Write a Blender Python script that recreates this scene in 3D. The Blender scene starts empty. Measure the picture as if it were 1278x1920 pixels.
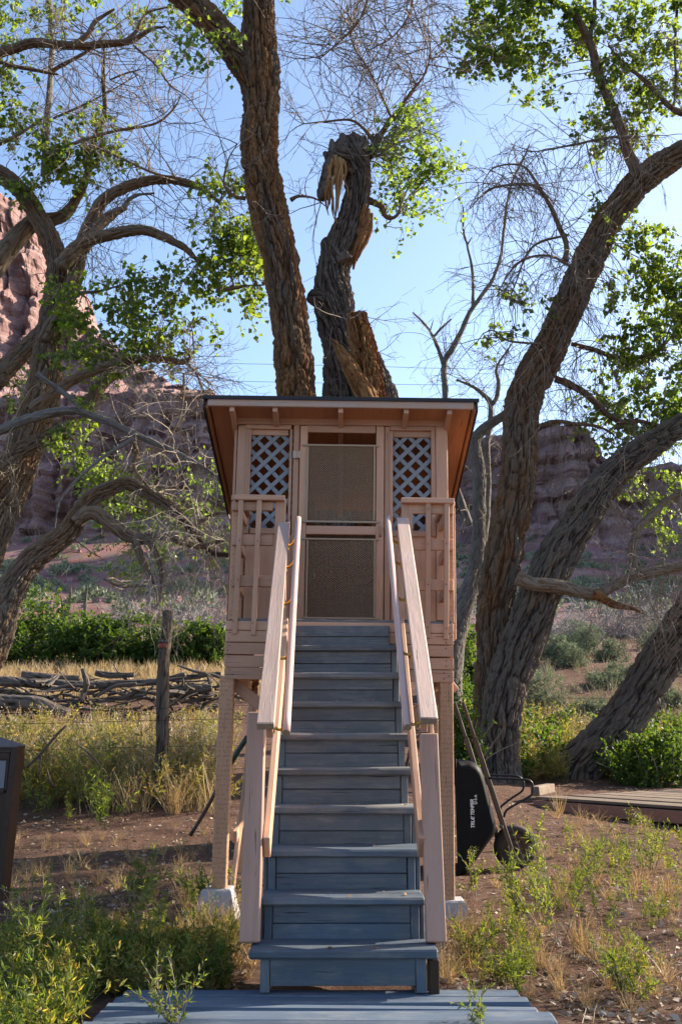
import bpy, math, random
import numpy as np
from mathutils import Vector, Matrix

random.seed(7)
RNG = np.random.default_rng(11)
SC = bpy.context.scene
COL = SC.collection
rad = math.radians

# ------------------------------------------------------------------ camera, sky, sun, exposure
F_PX, PITCH, EYE = 1867.0, math.atan(415.0 / 1867.0), 1.2297
SUN_AZ, SUN_EL = 66.0, 31.0
cam_d = bpy.data.cameras.new('camera')
cam = bpy.data.objects.new('camera', cam_d)
COL.objects.link(cam)
cam_d.sensor_fit = 'VERTICAL'
cam_d.sensor_height = 36.0
cam_d.sensor_width = 24.0
cam_d.lens = 36.0 * F_PX / 1920.0
cam_d.clip_end = 3000.0
cam.location = (0, 0, EYE)
cam.rotation_euler = (math.pi / 2 + PITCH, 0, 0)
SC.camera = cam

world = bpy.data.worlds.new('World')
SC.world = world
world.use_nodes = True
wn, wl = world.node_tree.nodes, world.node_tree.links
wn.clear()
wo = wn.new('ShaderNodeOutputWorld')
wb = wn.new('ShaderNodeBackground')
sk = wn.new('ShaderNodeTexSky')
sk.sky_type = 'NISHITA'
sk.sun_disc = False
sk.sun_elevation = rad(SUN_EL)
sk.sun_rotation = rad(SUN_AZ)
sk.altitude = 1300
sk.air_density = 1.0
sk.dust_density = 3.6
sk.ozone_density = 1.6
wb.inputs['Strength'].default_value = 0.12
wl.new(sk.outputs[0], wb.inputs[0])
wl.new(wb.outputs[0], wo.inputs[0])

sd = bpy.data.lights.new('sun', 'SUN')
sd.energy = 5.0
sd.angle = rad(0.53)
sd.color = (1.0, 0.88, 0.70)
sun = bpy.data.objects.new('sun', sd)
COL.objects.link(sun)
S_DIR = Vector((math.sin(rad(SUN_AZ)) * math.cos(rad(SUN_EL)), math.cos(rad(SUN_AZ)) * math.cos(rad(SUN_EL)), math.sin(rad(SUN_EL))))
sun.rotation_euler = S_DIR.to_track_quat('Z', 'Y').to_euler()
sun.location = (20, 20, 30)

SC.view_settings.view_transform = 'Standard'
SC.view_settings.look = 'None'
SC.view_settings.gamma = 1.0
SC.view_settings.use_curve_mapping = False
SC.view_settings.exposure = 1.56
SC.render.engine = 'CYCLES'
SC.cycles.max_bounces = 8
SC.cycles.transparent_max_bounces = 8
SC.cycles.use_denoising = True

# ------------------------------------------------------------------ geometry helpers
CP, SP = math.cos(PITCH), math.sin(PITCH)

def U(px, py, Y):
    """the world point at forward distance Y that the photograph shows at (px, py)"""
    u, v = (px - 639) / F_PX, (960 - py) / F_PX
    k = Y / (CP - v * SP)
    return np.array([u * k, Y, EYE + (SP + v * CP) * k])

def pxw(w, Y):
    return w * Y / F_PX

def _h(ix, iy, iz, s):
    n = (ix * 374761393 + iy * 668265263 + iz * 2147483647 + s * 974634777) & 0xFFFFFFFF
    n = ((n ^ (n >> 13)) * 1274126177) & 0xFFFFFFFF
    n = ((n ^ (n >> 16)) * 2246822519) & 0xFFFFFFFF
    return ((n ^ (n >> 15)) & 0xFFFFFF) / float(0xFFFFFF)

def vnoise(x, y, z=0.0, s=0):
    x, y, z = np.broadcast_arrays(np.asarray(x, float), np.asarray(y, float), np.asarray(z, float))
    xi, yi, zi = np.floor(x).astype(np.int64), np.floor(y).astype(np.int64), np.floor(z).astype(np.int64)
    fx, fy, fz = x - xi, y - yi, z - zi
    fx, fy, fz = [t * t * (3 - 2 * t) for t in (fx, fy, fz)]
    r = 0
    for dx in (0, 1):
        wx = fx if dx else 1 - fx
        for dy in (0, 1):
            wy = fy if dy else 1 - fy
            for dz in (0, 1):
                wz = fz if dz else 1 - fz
                r = r + wx * wy * wz * _h(xi + dx, yi + dy, zi + dz, s)
    return r * 2 - 1

def fbm(x, y, z=0.0, o=4, s=0):
    r, a, f = 0, 0.5, 1.0
    for i in range(o):
        r = r + a * vnoise(np.asarray(x) * f, np.asarray(y) * f, np.asarray(z) * f, s + i * 17)
        a *= 0.5
        f *= 2.03
    return r

def mesh_np(name, V, F, attrs=None, smooth=False):
    """V (n,3); F array (m,k) or a list of such arrays"""
    V = np.asarray(V, np.float32)
    Fs = F if isinstance(F, list) else [F]
    Fs = [np.asarray(f, np.int32) for f in Fs if len(f)]
    me = bpy.data.meshes.new(name)
    me.vertices.add(len(V))
    me.vertices.foreach_set('co', V.ravel())
    nl = sum(f.size for f in Fs)
    me.loops.add(nl)
    me.loops.foreach_set('vertex_index', np.concatenate([f.ravel() for f in Fs]))
    sizes = np.concatenate([np.full(len(f), f.shape[1], np.int32) for f in Fs])
    starts = np.concatenate([[0], np.cumsum(sizes)[:-1]]).astype(np.int32)
    me.polygons.add(len(sizes))
    me.polygons.foreach_set('loop_start', starts)
    me.polygons.foreach_set('loop_total', sizes)
    me.polygons.foreach_set('use_smooth', np.full(len(sizes), bool(smooth)))
    for k, a in (attrs or {}).items():
        a = np.asarray(a, np.float32)
        if a.ndim == 1:
            at = me.attributes.new(k, 'FLOAT', 'POINT')
            at.data.foreach_set('value', a)
        else:
            at = me.attributes.new(k, 'FLOAT_VECTOR', 'POINT')
            at.data.foreach_set('vector', a.ravel())
    me.update(calc_edges=True)
    me.validate()
    return me

def link(name, me, mat=None, parent=None, loc=None):
    o = bpy.data.objects.new(name, me)
    COL.objects.link(o)
    if mat is not None and me is not None and not me.materials:
        me.materials.append(mat)
    if parent is not None:
        o.parent = parent
    if loc is not None:
        o.location = loc
    return o

def tag(o, label=None, cat=None, group=None, kind=None):
    if label: o['label'] = label
    if cat: o['category'] = cat
    if group: o['group'] = group
    if kind: o['kind'] = kind
    return o

def empty(name, loc=(0, 0, 0), label=None, cat=None, group=None, parent=None):
    o = bpy.data.objects.new(name, None)
    COL.objects.link(o)
    o.location = loc
    o.empty_display_size = 0.1
    if parent is not None: o.parent = parent
    return tag(o, label, cat, group)

def world_part(name, V, F, mat, root, attrs=None, smooth=False):
    """a part whose vertices are given in world space, under an unrotated root"""
    off = np.array(root.location)
    return link(name, mesh_np(name, np.asarray(V) - off, F, attrs, smooth), mat, root)

def cbox(sx, sy, sz, b):
    """box with chamfered edges, centred at the origin"""
    hx, hy, hz = sx / 2, sy / 2, sz / 2
    b = min(b, hx * .45, hy * .45, hz * .45)
    V, idx = [], {}
    for X in (-1, 1):
        for Y in (-1, 1):
            for Z in (-1, 1):
                for ax in range(3):
                    p = [X * (hx - b), Y * (hy - b), Z * (hz - b)]
                    p[ax] = (X, Y, Z)[ax] * (hx, hy, hz)[ax]
                    idx[(X, Y, Z, ax)] = len(V)
                    V.append(p)
    Q, T = [], []
    def q(a, b_, c, d):
        Q.append([idx[a], idx[b_], idx[c], idx[d]])
    for s in (-1, 1):
        f = [(s, -1, -1, 0), (s, 1, -1, 0), (s, 1, 1, 0), (s, -1, 1, 0)]
        q(*(f if s > 0 else f[::-1]))
        f = [(-1, s, -1, 1), (-1, s, 1, 1), (1, s, 1, 1), (1, s, -1, 1)]
        q(*(f if s > 0 else f[::-1]))
        f = [(-1, -1, s, 2), (1, -1, s, 2), (1, 1, s, 2), (-1, 1, s, 2)]
        q(*(f if s > 0 else f[::-1]))
    for a in (-1, 1):
        for c in (-1, 1):
            f = [(-1, a, c, 1), (1, a, c, 1), (1, a, c, 2), (-1, a, c, 2)]
            q(*(f if a * c < 0 else f[::-1]))
            f = [(a, -1, c, 2), (a, 1, c, 2), (a, 1, c, 0), (a, -1, c, 0)]
            q(*(f if a * c < 0 else f[::-1]))
            f = [(a, c, -1, 0), (a, c, 1, 0), (a, c, 1, 1), (a, c, -1, 1)]
            q(*(f if a * c < 0 else f[::-1]))
    for X in (-1, 1):
        for Y in (-1, 1):
            for Z in (-1, 1):
                f = [idx[(X, Y, Z, 0)], idx[(X, Y, Z, 1)], idx[(X, Y, Z, 2)]]
                T.append(f if X * Y * Z > 0 else f[::-1])
    return np.array(V), [np.array(Q), np.array(T)]

def frame_of(A, B, up):
    A, B = Vector(A), Vector(B)
    x = (B - A).normalized()
    u = Vector(up)
    if abs(x.dot(u.normalized())) > .98:
        u = Vector((1, 0, 0)) if abs(x.x) < .9 else Vector((0, 1, 0))
    y = (u - x * u.dot(x)).normalized()
    z = x.cross(y)
    M = Matrix((x, y, z)).transposed().to_4x4()
    M.translation = (A + B) / 2
    return M, (B - A).length

def beam(name, parent, A, B, w, t, mat, up=(0, 0, 1), b=.004, jit=0.0):
    """a board from A to B: width w along `up`, thickness t across"""
    M, L = frame_of(A, B, up)
    V, F = cbox(L, w, t, b)
    if jit:
        V = V + RNG.normal(0, jit, V.shape)
    o = link(name, mesh_np(name, V, F), mat, parent)
    o.matrix_basis = M
    return o

def slab(name, parent, x0, x1, y0, y1, z0, z1, mat, b=.004, jit=0.0, grain='x'):
    """axis-aligned board; local X runs along the grain"""
    c = ((x0 + x1) / 2, (y0 + y1) / 2, (z0 + z1) / 2)
    if grain == 'x':
        return beam(name, parent, (x0, c[1], c[2]), (x1, c[1], c[2]), z1 - z0, y1 - y0, mat, (0, 0, 1), b, jit)
    if grain == 'z':
        return beam(name, parent, (c[0], c[1], z0), (c[0], c[1], z1), x1 - x0, y1 - y0, mat, (1, 0, 0), b, jit)
    return beam(name, parent, (c[0], y0, c[2]), (c[0], y1, c[2]), z1 - z0, x1 - x0, mat, (0, 0, 1), b, jit)

def resample(P, R, ds):
    P, R = np.asarray(P, float), np.asarray(R, float)
    if len(P) == 2:
        P = np.array([P[0], (P[0] + P[1]) / 2, P[1]]); R = np.array([R[0], (R[0] + R[1]) / 2, R[1]])
    Q = np.vstack([2 * P[0] - P[1], P, 2 * P[-1] - P[-2]])
    out, ro = [], []
    for i in range(1, len(Q) - 2):
        n = max(2, int(np.linalg.norm(Q[i + 1] - Q[i]) / ds))
        t = np.linspace(0, 1, n, endpoint=False)[:, None]
        p0, p1, p2, p3 = Q[i - 1], Q[i], Q[i + 1], Q[i + 2]
        out.append(.5 * (2 * p1 + (p2 - p0) * t + (2 * p0 - 5 * p1 + 4 * p2 - p3) * t ** 2 + (3 * p1 - p0 - 3 * p2 + p3) * t ** 3))
        ro.append(R[i - 1] + (R[i] - R[i - 1]) * t[:, 0])
    out.append(P[-1:]); ro.append(R[-1:])
    return np.vstack(out), np.concatenate(ro)

def frames(P):
    T = np.gradient(P, axis=0)
    T /= np.linalg.norm(T, axis=1)[:, None] + 1e-12
    N = np.zeros_like(P)
    a = np.array([0.0, -1.0, 0.0])
    a = a - T[0] * a.dot(T[0])
    if np.linalg.norm(a) < .1: a = np.array([1.0, 0, 0]) - T[0] * T[0][0]
    N[0] = a / np.linalg.norm(a)
    for i in range(1, len(P)):
        a = N[i - 1] - T[i] * N[i - 1].dot(T[i])
        N[i] = a / (np.linalg.norm(a) + 1e-12)
    return T, N, np.cross(T, N)

def tube(P, R, seg, ds=.05, bark=None, seed=0, cap=True, twist=0.0, flare=0.0, lumpy=1.0):
    """swept trunk; bark = (furrow spacing, depth). Returns V, F, attributes"""
    P, R = resample(P, R, ds)
    if bark:
        L0_ = np.concatenate([[0], np.cumsum(np.linalg.norm(np.diff(P, axis=0), axis=1))])
        fade = np.clip(L0_ / .4, 0, 1)[:, None]
        q_ = L0_ / (R.mean() * 5 + .05)
        P = P + fade * lumpy * R[:, None] * .26 * np.stack([vnoise(q_, .5, 0, seed + 41), vnoise(q_, 1.5, 0, seed + 42), vnoise(q_, 2.5, 0, seed + 43)], 1)
    T, N, B = frames(P)
    L = np.concatenate([[0], np.cumsum(np.linalg.norm(np.diff(P, axis=0), axis=1))])
    n = len(P)
    th = np.linspace(0, 2 * np.pi, seg, endpoint=False)
    ct, st = np.cos(th)[None, :], np.sin(th)[None, :]
    Rr = R[:, None] * np.ones((1, seg))
    Lx = L[:, None] * np.ones((1, seg))
    tw = th[None, :] + twist * Lx
    cx, cy = np.cos(tw) * R.mean(), np.sin(tw) * R.mean()
    fur = np.ones((n, seg))
    if bark:
        sp, dep = bark
        wob = .55 * vnoise(cx / (sp * 3), cy / (sp * 3), Lx / (sp * 7), seed + 5)
        a = vnoise(cx / sp + wob, cy / sp + wob, Lx / (sp * 5.5), seed)
        b = vnoise(cx / (sp * .5) + wob, cy / (sp * .5), Lx / (sp * 1.5), seed + 3)
        c = vnoise(cx / (sp * .2), cy / (sp * .2), Lx / (sp * .7), seed + 4)
        pl = np.clip(np.abs(vnoise(cx / (sp * .9), cy / (sp * .9), Lx / (sp * 2.2), seed + 8)) * 7, 0, 1)
        h = np.clip(np.abs(a) * 2.4, 0, 1) ** .8 * (.5 + .5 * np.clip(np.abs(b) * 3, 0, 1)) * (.55 + .45 * pl) + .26 * c
        fur = np.clip(h, 0, 1)
        lump = .12 * lumpy * fbm(cx * 2.6, cy * 2.6, Lx * 1.5, 3, seed + 9)
        Rr = Rr * (1 + lump) + dep * (h - .75)
    if flare:
        Rr = Rr * (1 + flare * np.exp(-Lx / .35) * (1 + .5 * np.sin(3 * th + seed)[None, :]))
    V = P[:, None, :] + Rr[:, :, None] * (ct[:, :, None] * N[:, None, :] + st[:, :, None] * B[:, None, :])
    V = V.reshape(-1, 3)
    i = np.arange(n - 1)[:, None] * seg
    j = np.arange(seg)[None, :]
    j2 = (j + 1) % seg
    F = np.stack([i + j, i + j2, i + seg + j2, i + seg + j], -1).reshape(-1, 4)
    co = np.stack([cx, cy, Lx], -1).reshape(-1, 3)
    fur = fur.ravel()
    Fs = [F]
    if cap:
        V = np.vstack([V, P[-1] + T[-1] * R[-1] * .25, P[0]])
        co = np.vstack([co, [[0, 0, L[-1]]], [[0, 0, 0]]])
        fur = np.concatenate([fur, [.5, .5]])
        k = (n - 1) * seg
        jj = np.arange(seg)
        Fs.append(np.stack([k + jj, k + (jj + 1) % seg, np.full(seg, n * seg)], -1))
        Fs.append(np.stack([(jj + 1) % seg, jj, np.full(seg, n * seg + 1)], -1))
    return V, Fs, {'bark_co': co, 'furrow': fur}

def join(parts):
    """merge [(V, F, attrs)] into one"""
    Vs, Fd, At, o = [], {}, {}, 0
    for V, F, A in parts:
        Vs.append(V)
        for f in (F if isinstance(F, list) else [F]):
            f = np.asarray(f)
            if len(f): Fd.setdefault(f.shape[1], []).append(f + o)
        for k, a in (A or {}).items(): At.setdefault(k, []).append(a)
        o += len(V)
    return np.vstack(Vs), [np.concatenate(v) for v in Fd.values()], {k: np.concatenate(v) for k, v in At.items()}

def tube_batch(PL, r0, r1, sides=3):
    """PL (n,m,3) polylines, start / end radii (n,)"""
    n, m, _ = PL.shape
    T = np.gradient(PL, axis=1)
    T /= np.linalg.norm(T, axis=2)[..., None] + 1e-9
    a = np.array([.31, .52, .79])
    N = np.cross(T, a); N /= np.linalg.norm(N, axis=2)[..., None] + 1e-9
    B = np.cross(T, N)
    R = r0[:, None] + (r1 - r0)[:, None] * np.linspace(0, 1, m)[None, :]
    th = np.linspace(0, 2 * np.pi, sides, endpoint=False)
    V = PL[:, :, None, :] + R[:, :, None, None] * (np.cos(th)[None, None, :, None] * N[:, :, None, :] + np.sin(th)[None, None, :, None] * B[:, :, None, :])
    base = (np.arange(n) * m * sides)[:, None, None] + (np.arange(m - 1) * sides)[None, :, None]
    j = np.arange(sides)[None, None, :]; j2 = (j + 1) % sides
    F = np.stack([base + j, base + j2, base + sides + j2, base + sides + j], -1).reshape(-1, 4)
    return V.reshape(-1, 3), F

def unit(v):
    return v / (np.linalg.norm(v, axis=-1, keepdims=True) + 1e-9)

def grow(starts, dirs, lens, rng, m=7, droop=0.0, curl=.35, jig=.12, up_end=0.0):
    """curved twigs, vectorised: (n,m,3)"""
    n = len(starts)
    P = np.zeros((n, m, 3)); P[:, 0] = starts
    d = unit(np.asarray(dirs, float))
    c = unit(rng.normal(size=(n, 3))) * curl
    st = (np.asarray(lens) / (m - 1))[:, None]
    for i in range(1, m):
        g = np.array([0, 0, -droop + up_end * (i / (m - 1)) ** 2])
        d = unit(d + c * .5 + g + rng.normal(0, jig, (n, 3)))
        P[:, i] = P[:, i - 1] + d * st
    return P

LEAF_D = (np.array([[0, 0, 0], [-.48, .30, .05], [-.30, .62, .03], [0, 1.0, -.06], [.30, .62, .03], [.48, .30, .05], [0, .45, -.05]]),
          np.array([[0, 6, 1], [1, 6, 2], [2, 6, 3], [3, 6, 4], [4, 6, 5], [5, 6, 0]]))
LEAF_L = (np.array([[0, 0, 0], [-.11, .42, .03], [0, 1.0, -.08], [.11, .42, .03]]), np.array([[0, 3, 2], [0, 2, 1]]))
LEAF_O = (np.array([[0, 0, 0], [-.27, .45, .05], [0, 1.0, -.07], [.27, .45, .05]]), np.array([[0, 3, 2], [0, 2, 1]]))

def leaf_batch(pos, axis, size, rng, shape=LEAF_D, tint=None):
    n = len(pos)
    LV, LF = shape
    a = unit(axis)
    nn = rng.normal(size=(n, 3)); nn = unit(nn - a * (nn * a).sum(1, keepdims=True))
    x = np.cross(a, nn)
    V = pos[:, None, :] + size[:, None, None] * (LV[None, :, 0:1] * x[:, None, :] + LV[None, :, 1:2] * a[:, None, :] + LV[None, :, 2:3] * nn[:, None, :])
    F = LF[None] + (np.arange(n) * len(LV))[:, None, None]
    t = rng.random(n) if tint is None else tint
    return V.reshape(-1, 3), F.reshape(-1, LF.shape[1]), {'tint': np.repeat(t, len(LV))}

# ------------------------------------------------------------------ materials
def material(name):
    m = bpy.data.materials.new(name)
    m.use_nodes = True
    nt = m.node_tree
    b = nt.nodes['Principled BSDF']
    return m, nt.nodes, nt.links, b

def N_(nodes, t, **kw):
    n = nodes.new(t)
    for k, v in kw.items():
        if k in n.inputs.keys() if hasattr(n.inputs, 'keys') else False: n.inputs[k].default_value = v
        else: setattr(n, k, v)
    return n

def ramp(nodes, stops):
    r = nodes.new('ShaderNodeValToRGB')
    e = r.color_ramp.elements
    while len(e) < len(stops): e.new(.5)
    for el, (p, c) in zip(e, stops):
        el.position = p
        el.color = (*c, 1) if len(c) == 3 else c
    return r

def mixc(nodes, links, fac, a, b, mode='MIX'):
    n = nodes.new('ShaderNodeMix'); n.data_type = 'RGBA'; n.blend_type = mode
    for s, v in ((n.inputs['Factor'], fac), (n.inputs[6], a), (n.inputs[7], b)):
        if hasattr(v, 'is_output') or hasattr(v, 'links'): links.new(v, s)
        elif isinstance(v, (int, float)): s.default_value = v
        else: s.default_value = (*v, 1)
    return n.outputs[2]

def coords(nodes, links, kind='Object', scale=(1, 1, 1), rand=True, attr=None):
    mp = nodes.new('ShaderNodeMapping')
    mp.inputs['Scale'].default_value = scale
    if attr:
        a = nodes.new('ShaderNodeAttribute'); a.attribute_name = attr
        links.new(a.outputs['Vector'], mp.inputs['Vector'])
    else:
        tc = nodes.new('ShaderNodeTexCoord')
        links.new(tc.outputs[kind], mp.inputs['Vector'])
        if rand:
            oi = nodes.new('ShaderNodeObjectInfo')
            mu = nodes.new('ShaderNodeMath'); mu.operation = 'MULTIPLY'; mu.inputs[1].default_value = 57.0
            links.new(oi.outputs['Random'], mu.inputs[0])
            links.new(mu.outputs[0], mp.inputs['Location'])
    return mp.outputs[0]

def noise(nodes, links, vec, scale, detail=4, rough=.6, dist=0.0):
    n = nodes.new('ShaderNodeTexNoise')
    n.inputs['Scale'].default_value = scale
    n.inputs['Detail'].default_value = detail
    n.inputs['Roughness'].default_value = rough
    n.inputs['Distortion'].default_value = dist
    links.new(vec, n.inputs['Vector'])
    return n.outputs['Fac']

def bump(nodes, links, b, h, strength=.3, dist=.01):
    n = nodes.new('ShaderNodeBump')
    n.inputs['Strength'].default_value = strength
    n.inputs['Distance'].default_value = dist
    links.new(h, n.inputs['Height'])
    links.new(n.outputs[0], b.inputs['Normal'])

def wood_paint(name, col, worn, wear=.62, rough=.6, dots=False, bstr=.5, nails=False):
    m, n, l, b = material(name)
    v = coords(n, l, scale=(1.6, 22, 22))
    g = noise(n, l, v, 2.2, 6, .65, .6)
    v2 = coords(n, l, scale=(3, 5, 5))
    p = noise(n, l, v2, 1.6, 5, .6)
    v3 = coords(n, l, scale=(1, 1, 1))
    big = noise(n, l, v3, 2.0, 3, .5)
    base = mixc(n, l, big, [c * .84 for c in col], [min(1, c * 1.1) for c in col])
    vg = coords(n, l, scale=(.8, 9, 9))
    gr = noise(n, l, vg, 1.7, 5, .7, .8)
    rg = ramp(n, [(.44, (0, 0, 0)), (.74, (1, 1, 1))]); l.new(gr, rg.inputs[0])
    gm = n.new('ShaderNodeMath'); gm.operation = 'MULTIPLY'; gm.inputs[1].default_value = .55
    l.new(rg.outputs[0], gm.inputs[0])
    base = mixc(n, l, gm.outputs[0], base, [c * .60 for c in col])
    rw = ramp(n, [(wear, (0, 0, 0)), (wear + .16, (1, 1, 1))])
    mm = n.new('ShaderNodeMath'); mm.operation = 'MULTIPLY'
    r1 = ramp(n, [(.35, (0, 0, 0)), (.75, (1, 1, 1))]); l.new(g, r1.inputs[0])
    l.new(p, rw.inputs[0]); l.new(rw.outputs[0], mm.inputs[0]); l.new(r1.outputs[0], mm.inputs[1])
    c1 = mixc(n, l, mm.outputs[0], base, worn)
    oi = n.new('ShaderNodeObjectInfo')
    hs = n.new('ShaderNodeHueSaturation')
    mr = n.new('ShaderNodeMapRange'); mr.inputs[3].default_value = .80; mr.inputs[4].default_value = 1.12
    l.new(oi.outputs['Random'], mr.inputs[0]); l.new(mr.outputs[0], hs.inputs['Value'])
    l.new(c1, hs.inputs['Color'])
    out = hs.outputs[0]
    # fine drying cracks along the grain
    vc = coords(n, l, scale=(.9, 30, 30))
    ck = noise(n, l, vc, 3.0, 3, .5, .3)
    rc = ramp(n, [(.27, (1, 1, 1)), (.31, (0, 0, 0))]); l.new(ck, rc.inputs[0])
    out = mixc(n, l, rc.outputs[0], out, [c * .30 for c in col])
    h = n.new('ShaderNodeMath'); h.operation = 'SUBTRACT'
    l.new(g, h.inputs[0]); l.new(rc.outputs[0], h.inputs[1])
    hh = h.outputs[0]
    if dots:
        vd = coords(n, l, scale=(30, 75, 75), rand=False)
        vo = n.new('ShaderNodeTexVoronoi'); vo.inputs['Scale'].default_value = 1.0; vo.inputs['Randomness'].default_value = .35
        l.new(vd, vo.inputs['Vector'])
        rd = ramp(n, [(.16, (1, 1, 1)), (.26, (0, 0, 0))]); l.new(vo.outputs['Distance'], rd.inputs[0])
        out = mixc(n, l, rd.outputs[0], out, [c * .42 for c in col])
        h2 = n.new('ShaderNodeMath'); h2.operation = 'SUBTRACT'
        l.new(hh, h2.inputs[0]); l.new(rd.outputs[0], h2.inputs[1]); hh = h2.outputs[0]
    l.new(out, b.inputs['Base Color'])
    b.inputs['Roughness'].default_value = rough
    b.inputs['Specular IOR Level'].default_value = .35
    bump(n, l, b, hh, bstr, .004)
    return m

def plain(name, col, rough=.6, metal=0.0, var=.15, scale=12, bstr=.2, bd=.004, col2=None, spec=.4):
    m, n, l, b = material(name)
    v = coords(n, l, scale=(1, 1, 1))
    g = noise(n, l, v, scale, 5, .6)
    c = mixc(n, l, g, [x * (1 - var) for x in col], col2 or [min(1, x * (1 + var)) for x in col])
    l.new(c, b.inputs['Base Color'])
    b.inputs['Roughness'].default_value = rough
    b.inputs['Metallic'].default_value = metal
    b.inputs['Specular IOR Level'].default_value = spec
    if bstr: bump(n, l, b, g, bstr, bd)
    return m

def leaf_mat(name, c0, c1, trans=.5, tcol=None, rough=.45, c2=None):
    m, n, l, b = material(name)
    a = n.new('ShaderNodeAttribute'); a.attribute_name = 'tint'
    st = [(0, c0), (.85, c1)] + ([(1, c2)] if c2 else [])
    r = ramp(n, st); l.new(a.outputs['Fac'], r.inputs[0])
    l.new(r.outputs[0], b.inputs['Base Color'])
    b.inputs['Roughness'].default_value = rough
    b.inputs['Specular IOR Level'].default_value = .35
    if trans:
        t = n.new('ShaderNodeBsdfTranslucent')
        k = mixc(n, l, 1.0, r.outputs[0], tcol or (1.6, 1.9, .7), 'MULTIPLY')
        l.new(k, t.inputs['Color'])
        mx = n.new('ShaderNodeMixShader'); mx.inputs[0].default_value = trans
        l.new(b.outputs[0], mx.inputs[1]); l.new(t.outputs[0], mx.inputs[2])
        l.new(mx.outputs[0], n['Material Output'].inputs['Surface'])
    return m

def bark_mat(name, outer, inner, streak, amount=.35, bstr=.8):
    m, n, l, b = material(name)
    v = coords(n, l, attr='bark_co', scale=(16, 16, 2.4))
    g = noise(n, l, v, 1.4, 6, .65, .4)
    v2 = coords(n, l, attr='bark_co', scale=(3.5, 3.5, .55))
    p = noise(n, l, v2, 1.3, 4, .55, .8)
    at = n.new('ShaderNodeAttribute'); at.attribute_name = 'furrow'
    c = mixc(n, l, g, [x * .62 for x in outer], [x * 1.38 for x in outer])
    rp = ramp(n, [(.60 - amount * .45, (0, 0, 0)), (.74 - amount * .35, (1, 1, 1))]); l.new(p, rp.inputs[0])
    c = mixc(n, l, rp.outputs[0], c, streak)
    rf = ramp(n, [(.02, (1, 1, 1)), (.55, (0, 0, 0))]); l.new(at.outputs['Fac'], rf.inputs[0])
    c = mixc(n, l, rf.outputs[0], c, inner)
    gg = mixc(n, l, .35, c, mixc(n, l, g, [.5, .5, .5], [1, 1, 1]), 'MULTIPLY')
    l.new(gg, b.inputs['Base Color'])
    b.inputs['Roughness'].default_value = .9
    b.inputs['Specular IOR Level'].default_value = .15
    bump(n, l, b, g, bstr, .02)
    return m

PEACH = (.475, .270, .172)
M = {}
M['peach'] = wood_paint('peach_paint', PEACH, (.50, .33, .25), .60)
M['peach_post'] = wood_paint('peach_treated_post', (.49, .275, .16), (.34, .20, .125), .66, dots=True)
M['peach_rail'] = wood_paint('peach_rail_paint', (.40, .285, .235), (.31, .26, .235), .48, bstr=.8)
M['peach_fascia'] = wood_paint('peach_fascia_flaking', (.44, .285, .205), (.35, .30, .27), .42, bstr=.9)
M['newel'] = wood_paint('pink_newel_paint', (.37, .222, .162), (.32, .22, .17), .55, bstr=.6)
M['pink_pipe'] = plain('pink_pipe_paint', (.45, .30, .255), .45, 0, .08, 30, .08)
M['soffit'] = wood_paint('soffit_paint', (.42, .205, .105), (.37, .19, .105), .7)
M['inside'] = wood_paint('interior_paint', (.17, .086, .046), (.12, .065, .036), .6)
M['blue'] = wood_paint('blue_grey_stair_paint', (.092, .102, .114), (.18, .17, .155), .40, rough=.5, bstr=.8)
M['blue_low_light'] = wood_paint('stair_paint_bluer_light', (.068, .092, .122), (.14, .145, .145), .42, rough=.55, bstr=.8)  # bluer light on the lower steps put into this copy's colour
M['blue_tread'] = wood_paint('worn_tread_paint', (.100, .110, .122), (.22, .195, .165), .36, rough=.7, bstr=.8)
M['deck_blue'] = wood_paint('weathered_blue_platform', (.070, .098, .14), (.15, .16, .17), .50, rough=.7, bstr=1.0)
M['lattice'] = plain('grey_lattice_paint', (.185, .200, .220), .6, 0, .08, 20, .15)
M['roofing'] = plain('dark_roofing', (.018, .018, .022), .7, 0, .3, 60, .3)
M['mesh'] = plain('tan_expanded_metal', (.33, .235, .155), .5, .1, .1, 40, .1)
M['brass'] = plain('brass_bracket', (.50, .30, .06), .35, .8, .15, 40, .1)
M['steel'] = plain('painted_hinge', (.42, .30, .23), .5, .3, .2, 60, .2)
M['endgrain'] = plain('bare_end_grain', (.22, .16, .11), .85, 0, .35, 45, .6)
M['concrete'] = plain('concrete_pier', (.34, .33, .34), .9, 0, .22, 14, .6, .01)
M['black'] = plain('black_poly_tray', (.004, .005, .006), .55, 0, .4, 7, .12, col2=(.010, .009, .008), spec=.12)
M['rubber'] = plain('dusty_tyre_rubber', (.022, .02, .019), .8, 0, .3, 18, .3, col2=(.06, .045, .035))
M['rust'] = plain('rusty_rim', (.17, .09, .05), .7, .2, .5, 25, .4, col2=(.07, .045, .032))
M['frame_black'] = plain('black_tube_steel', (.02, .02, .022), .4, .5, .3, 30, .1)
M['handle_wood'] = wood_paint('grey_brown_handle_wood', (.095, .062, .042), (.14, .10, .075), .5)
M['white_print'] = plain('white_print', (.75, .75, .73), .6, 0, .1, 60, 0)
M['brown_wood'] = wood_paint('dark_brown_stained_wood', (.034, .014, .006), (.015, .008, .004), .5, rough=.5)
M['pale_panel'] = plain('pale_frosted_panel', (.14, .15, .175), .4, 0, .15, 10, .1)
M['cap_grey'] = plain('weathered_cap', (.11, .095, .095), .8, 0, .25, 20, .3)
M['boardwalk'] = wood_paint('weathered_boardwalk', (.15, .105, .075), (.22, .175, .135), .45, rough=.85, bstr=1.0)
M['boardwalk_edge'] = wood_paint('red_brown_edge_board', (.25, .12, .08), (.20, .13, .09), .5, rough=.8, bstr=.9)
M['old_post'] = wood_paint('old_grey_post', (.075, .055, .045), (.14, .115, .10), .45, rough=.95, bstr=1.0)
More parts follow.
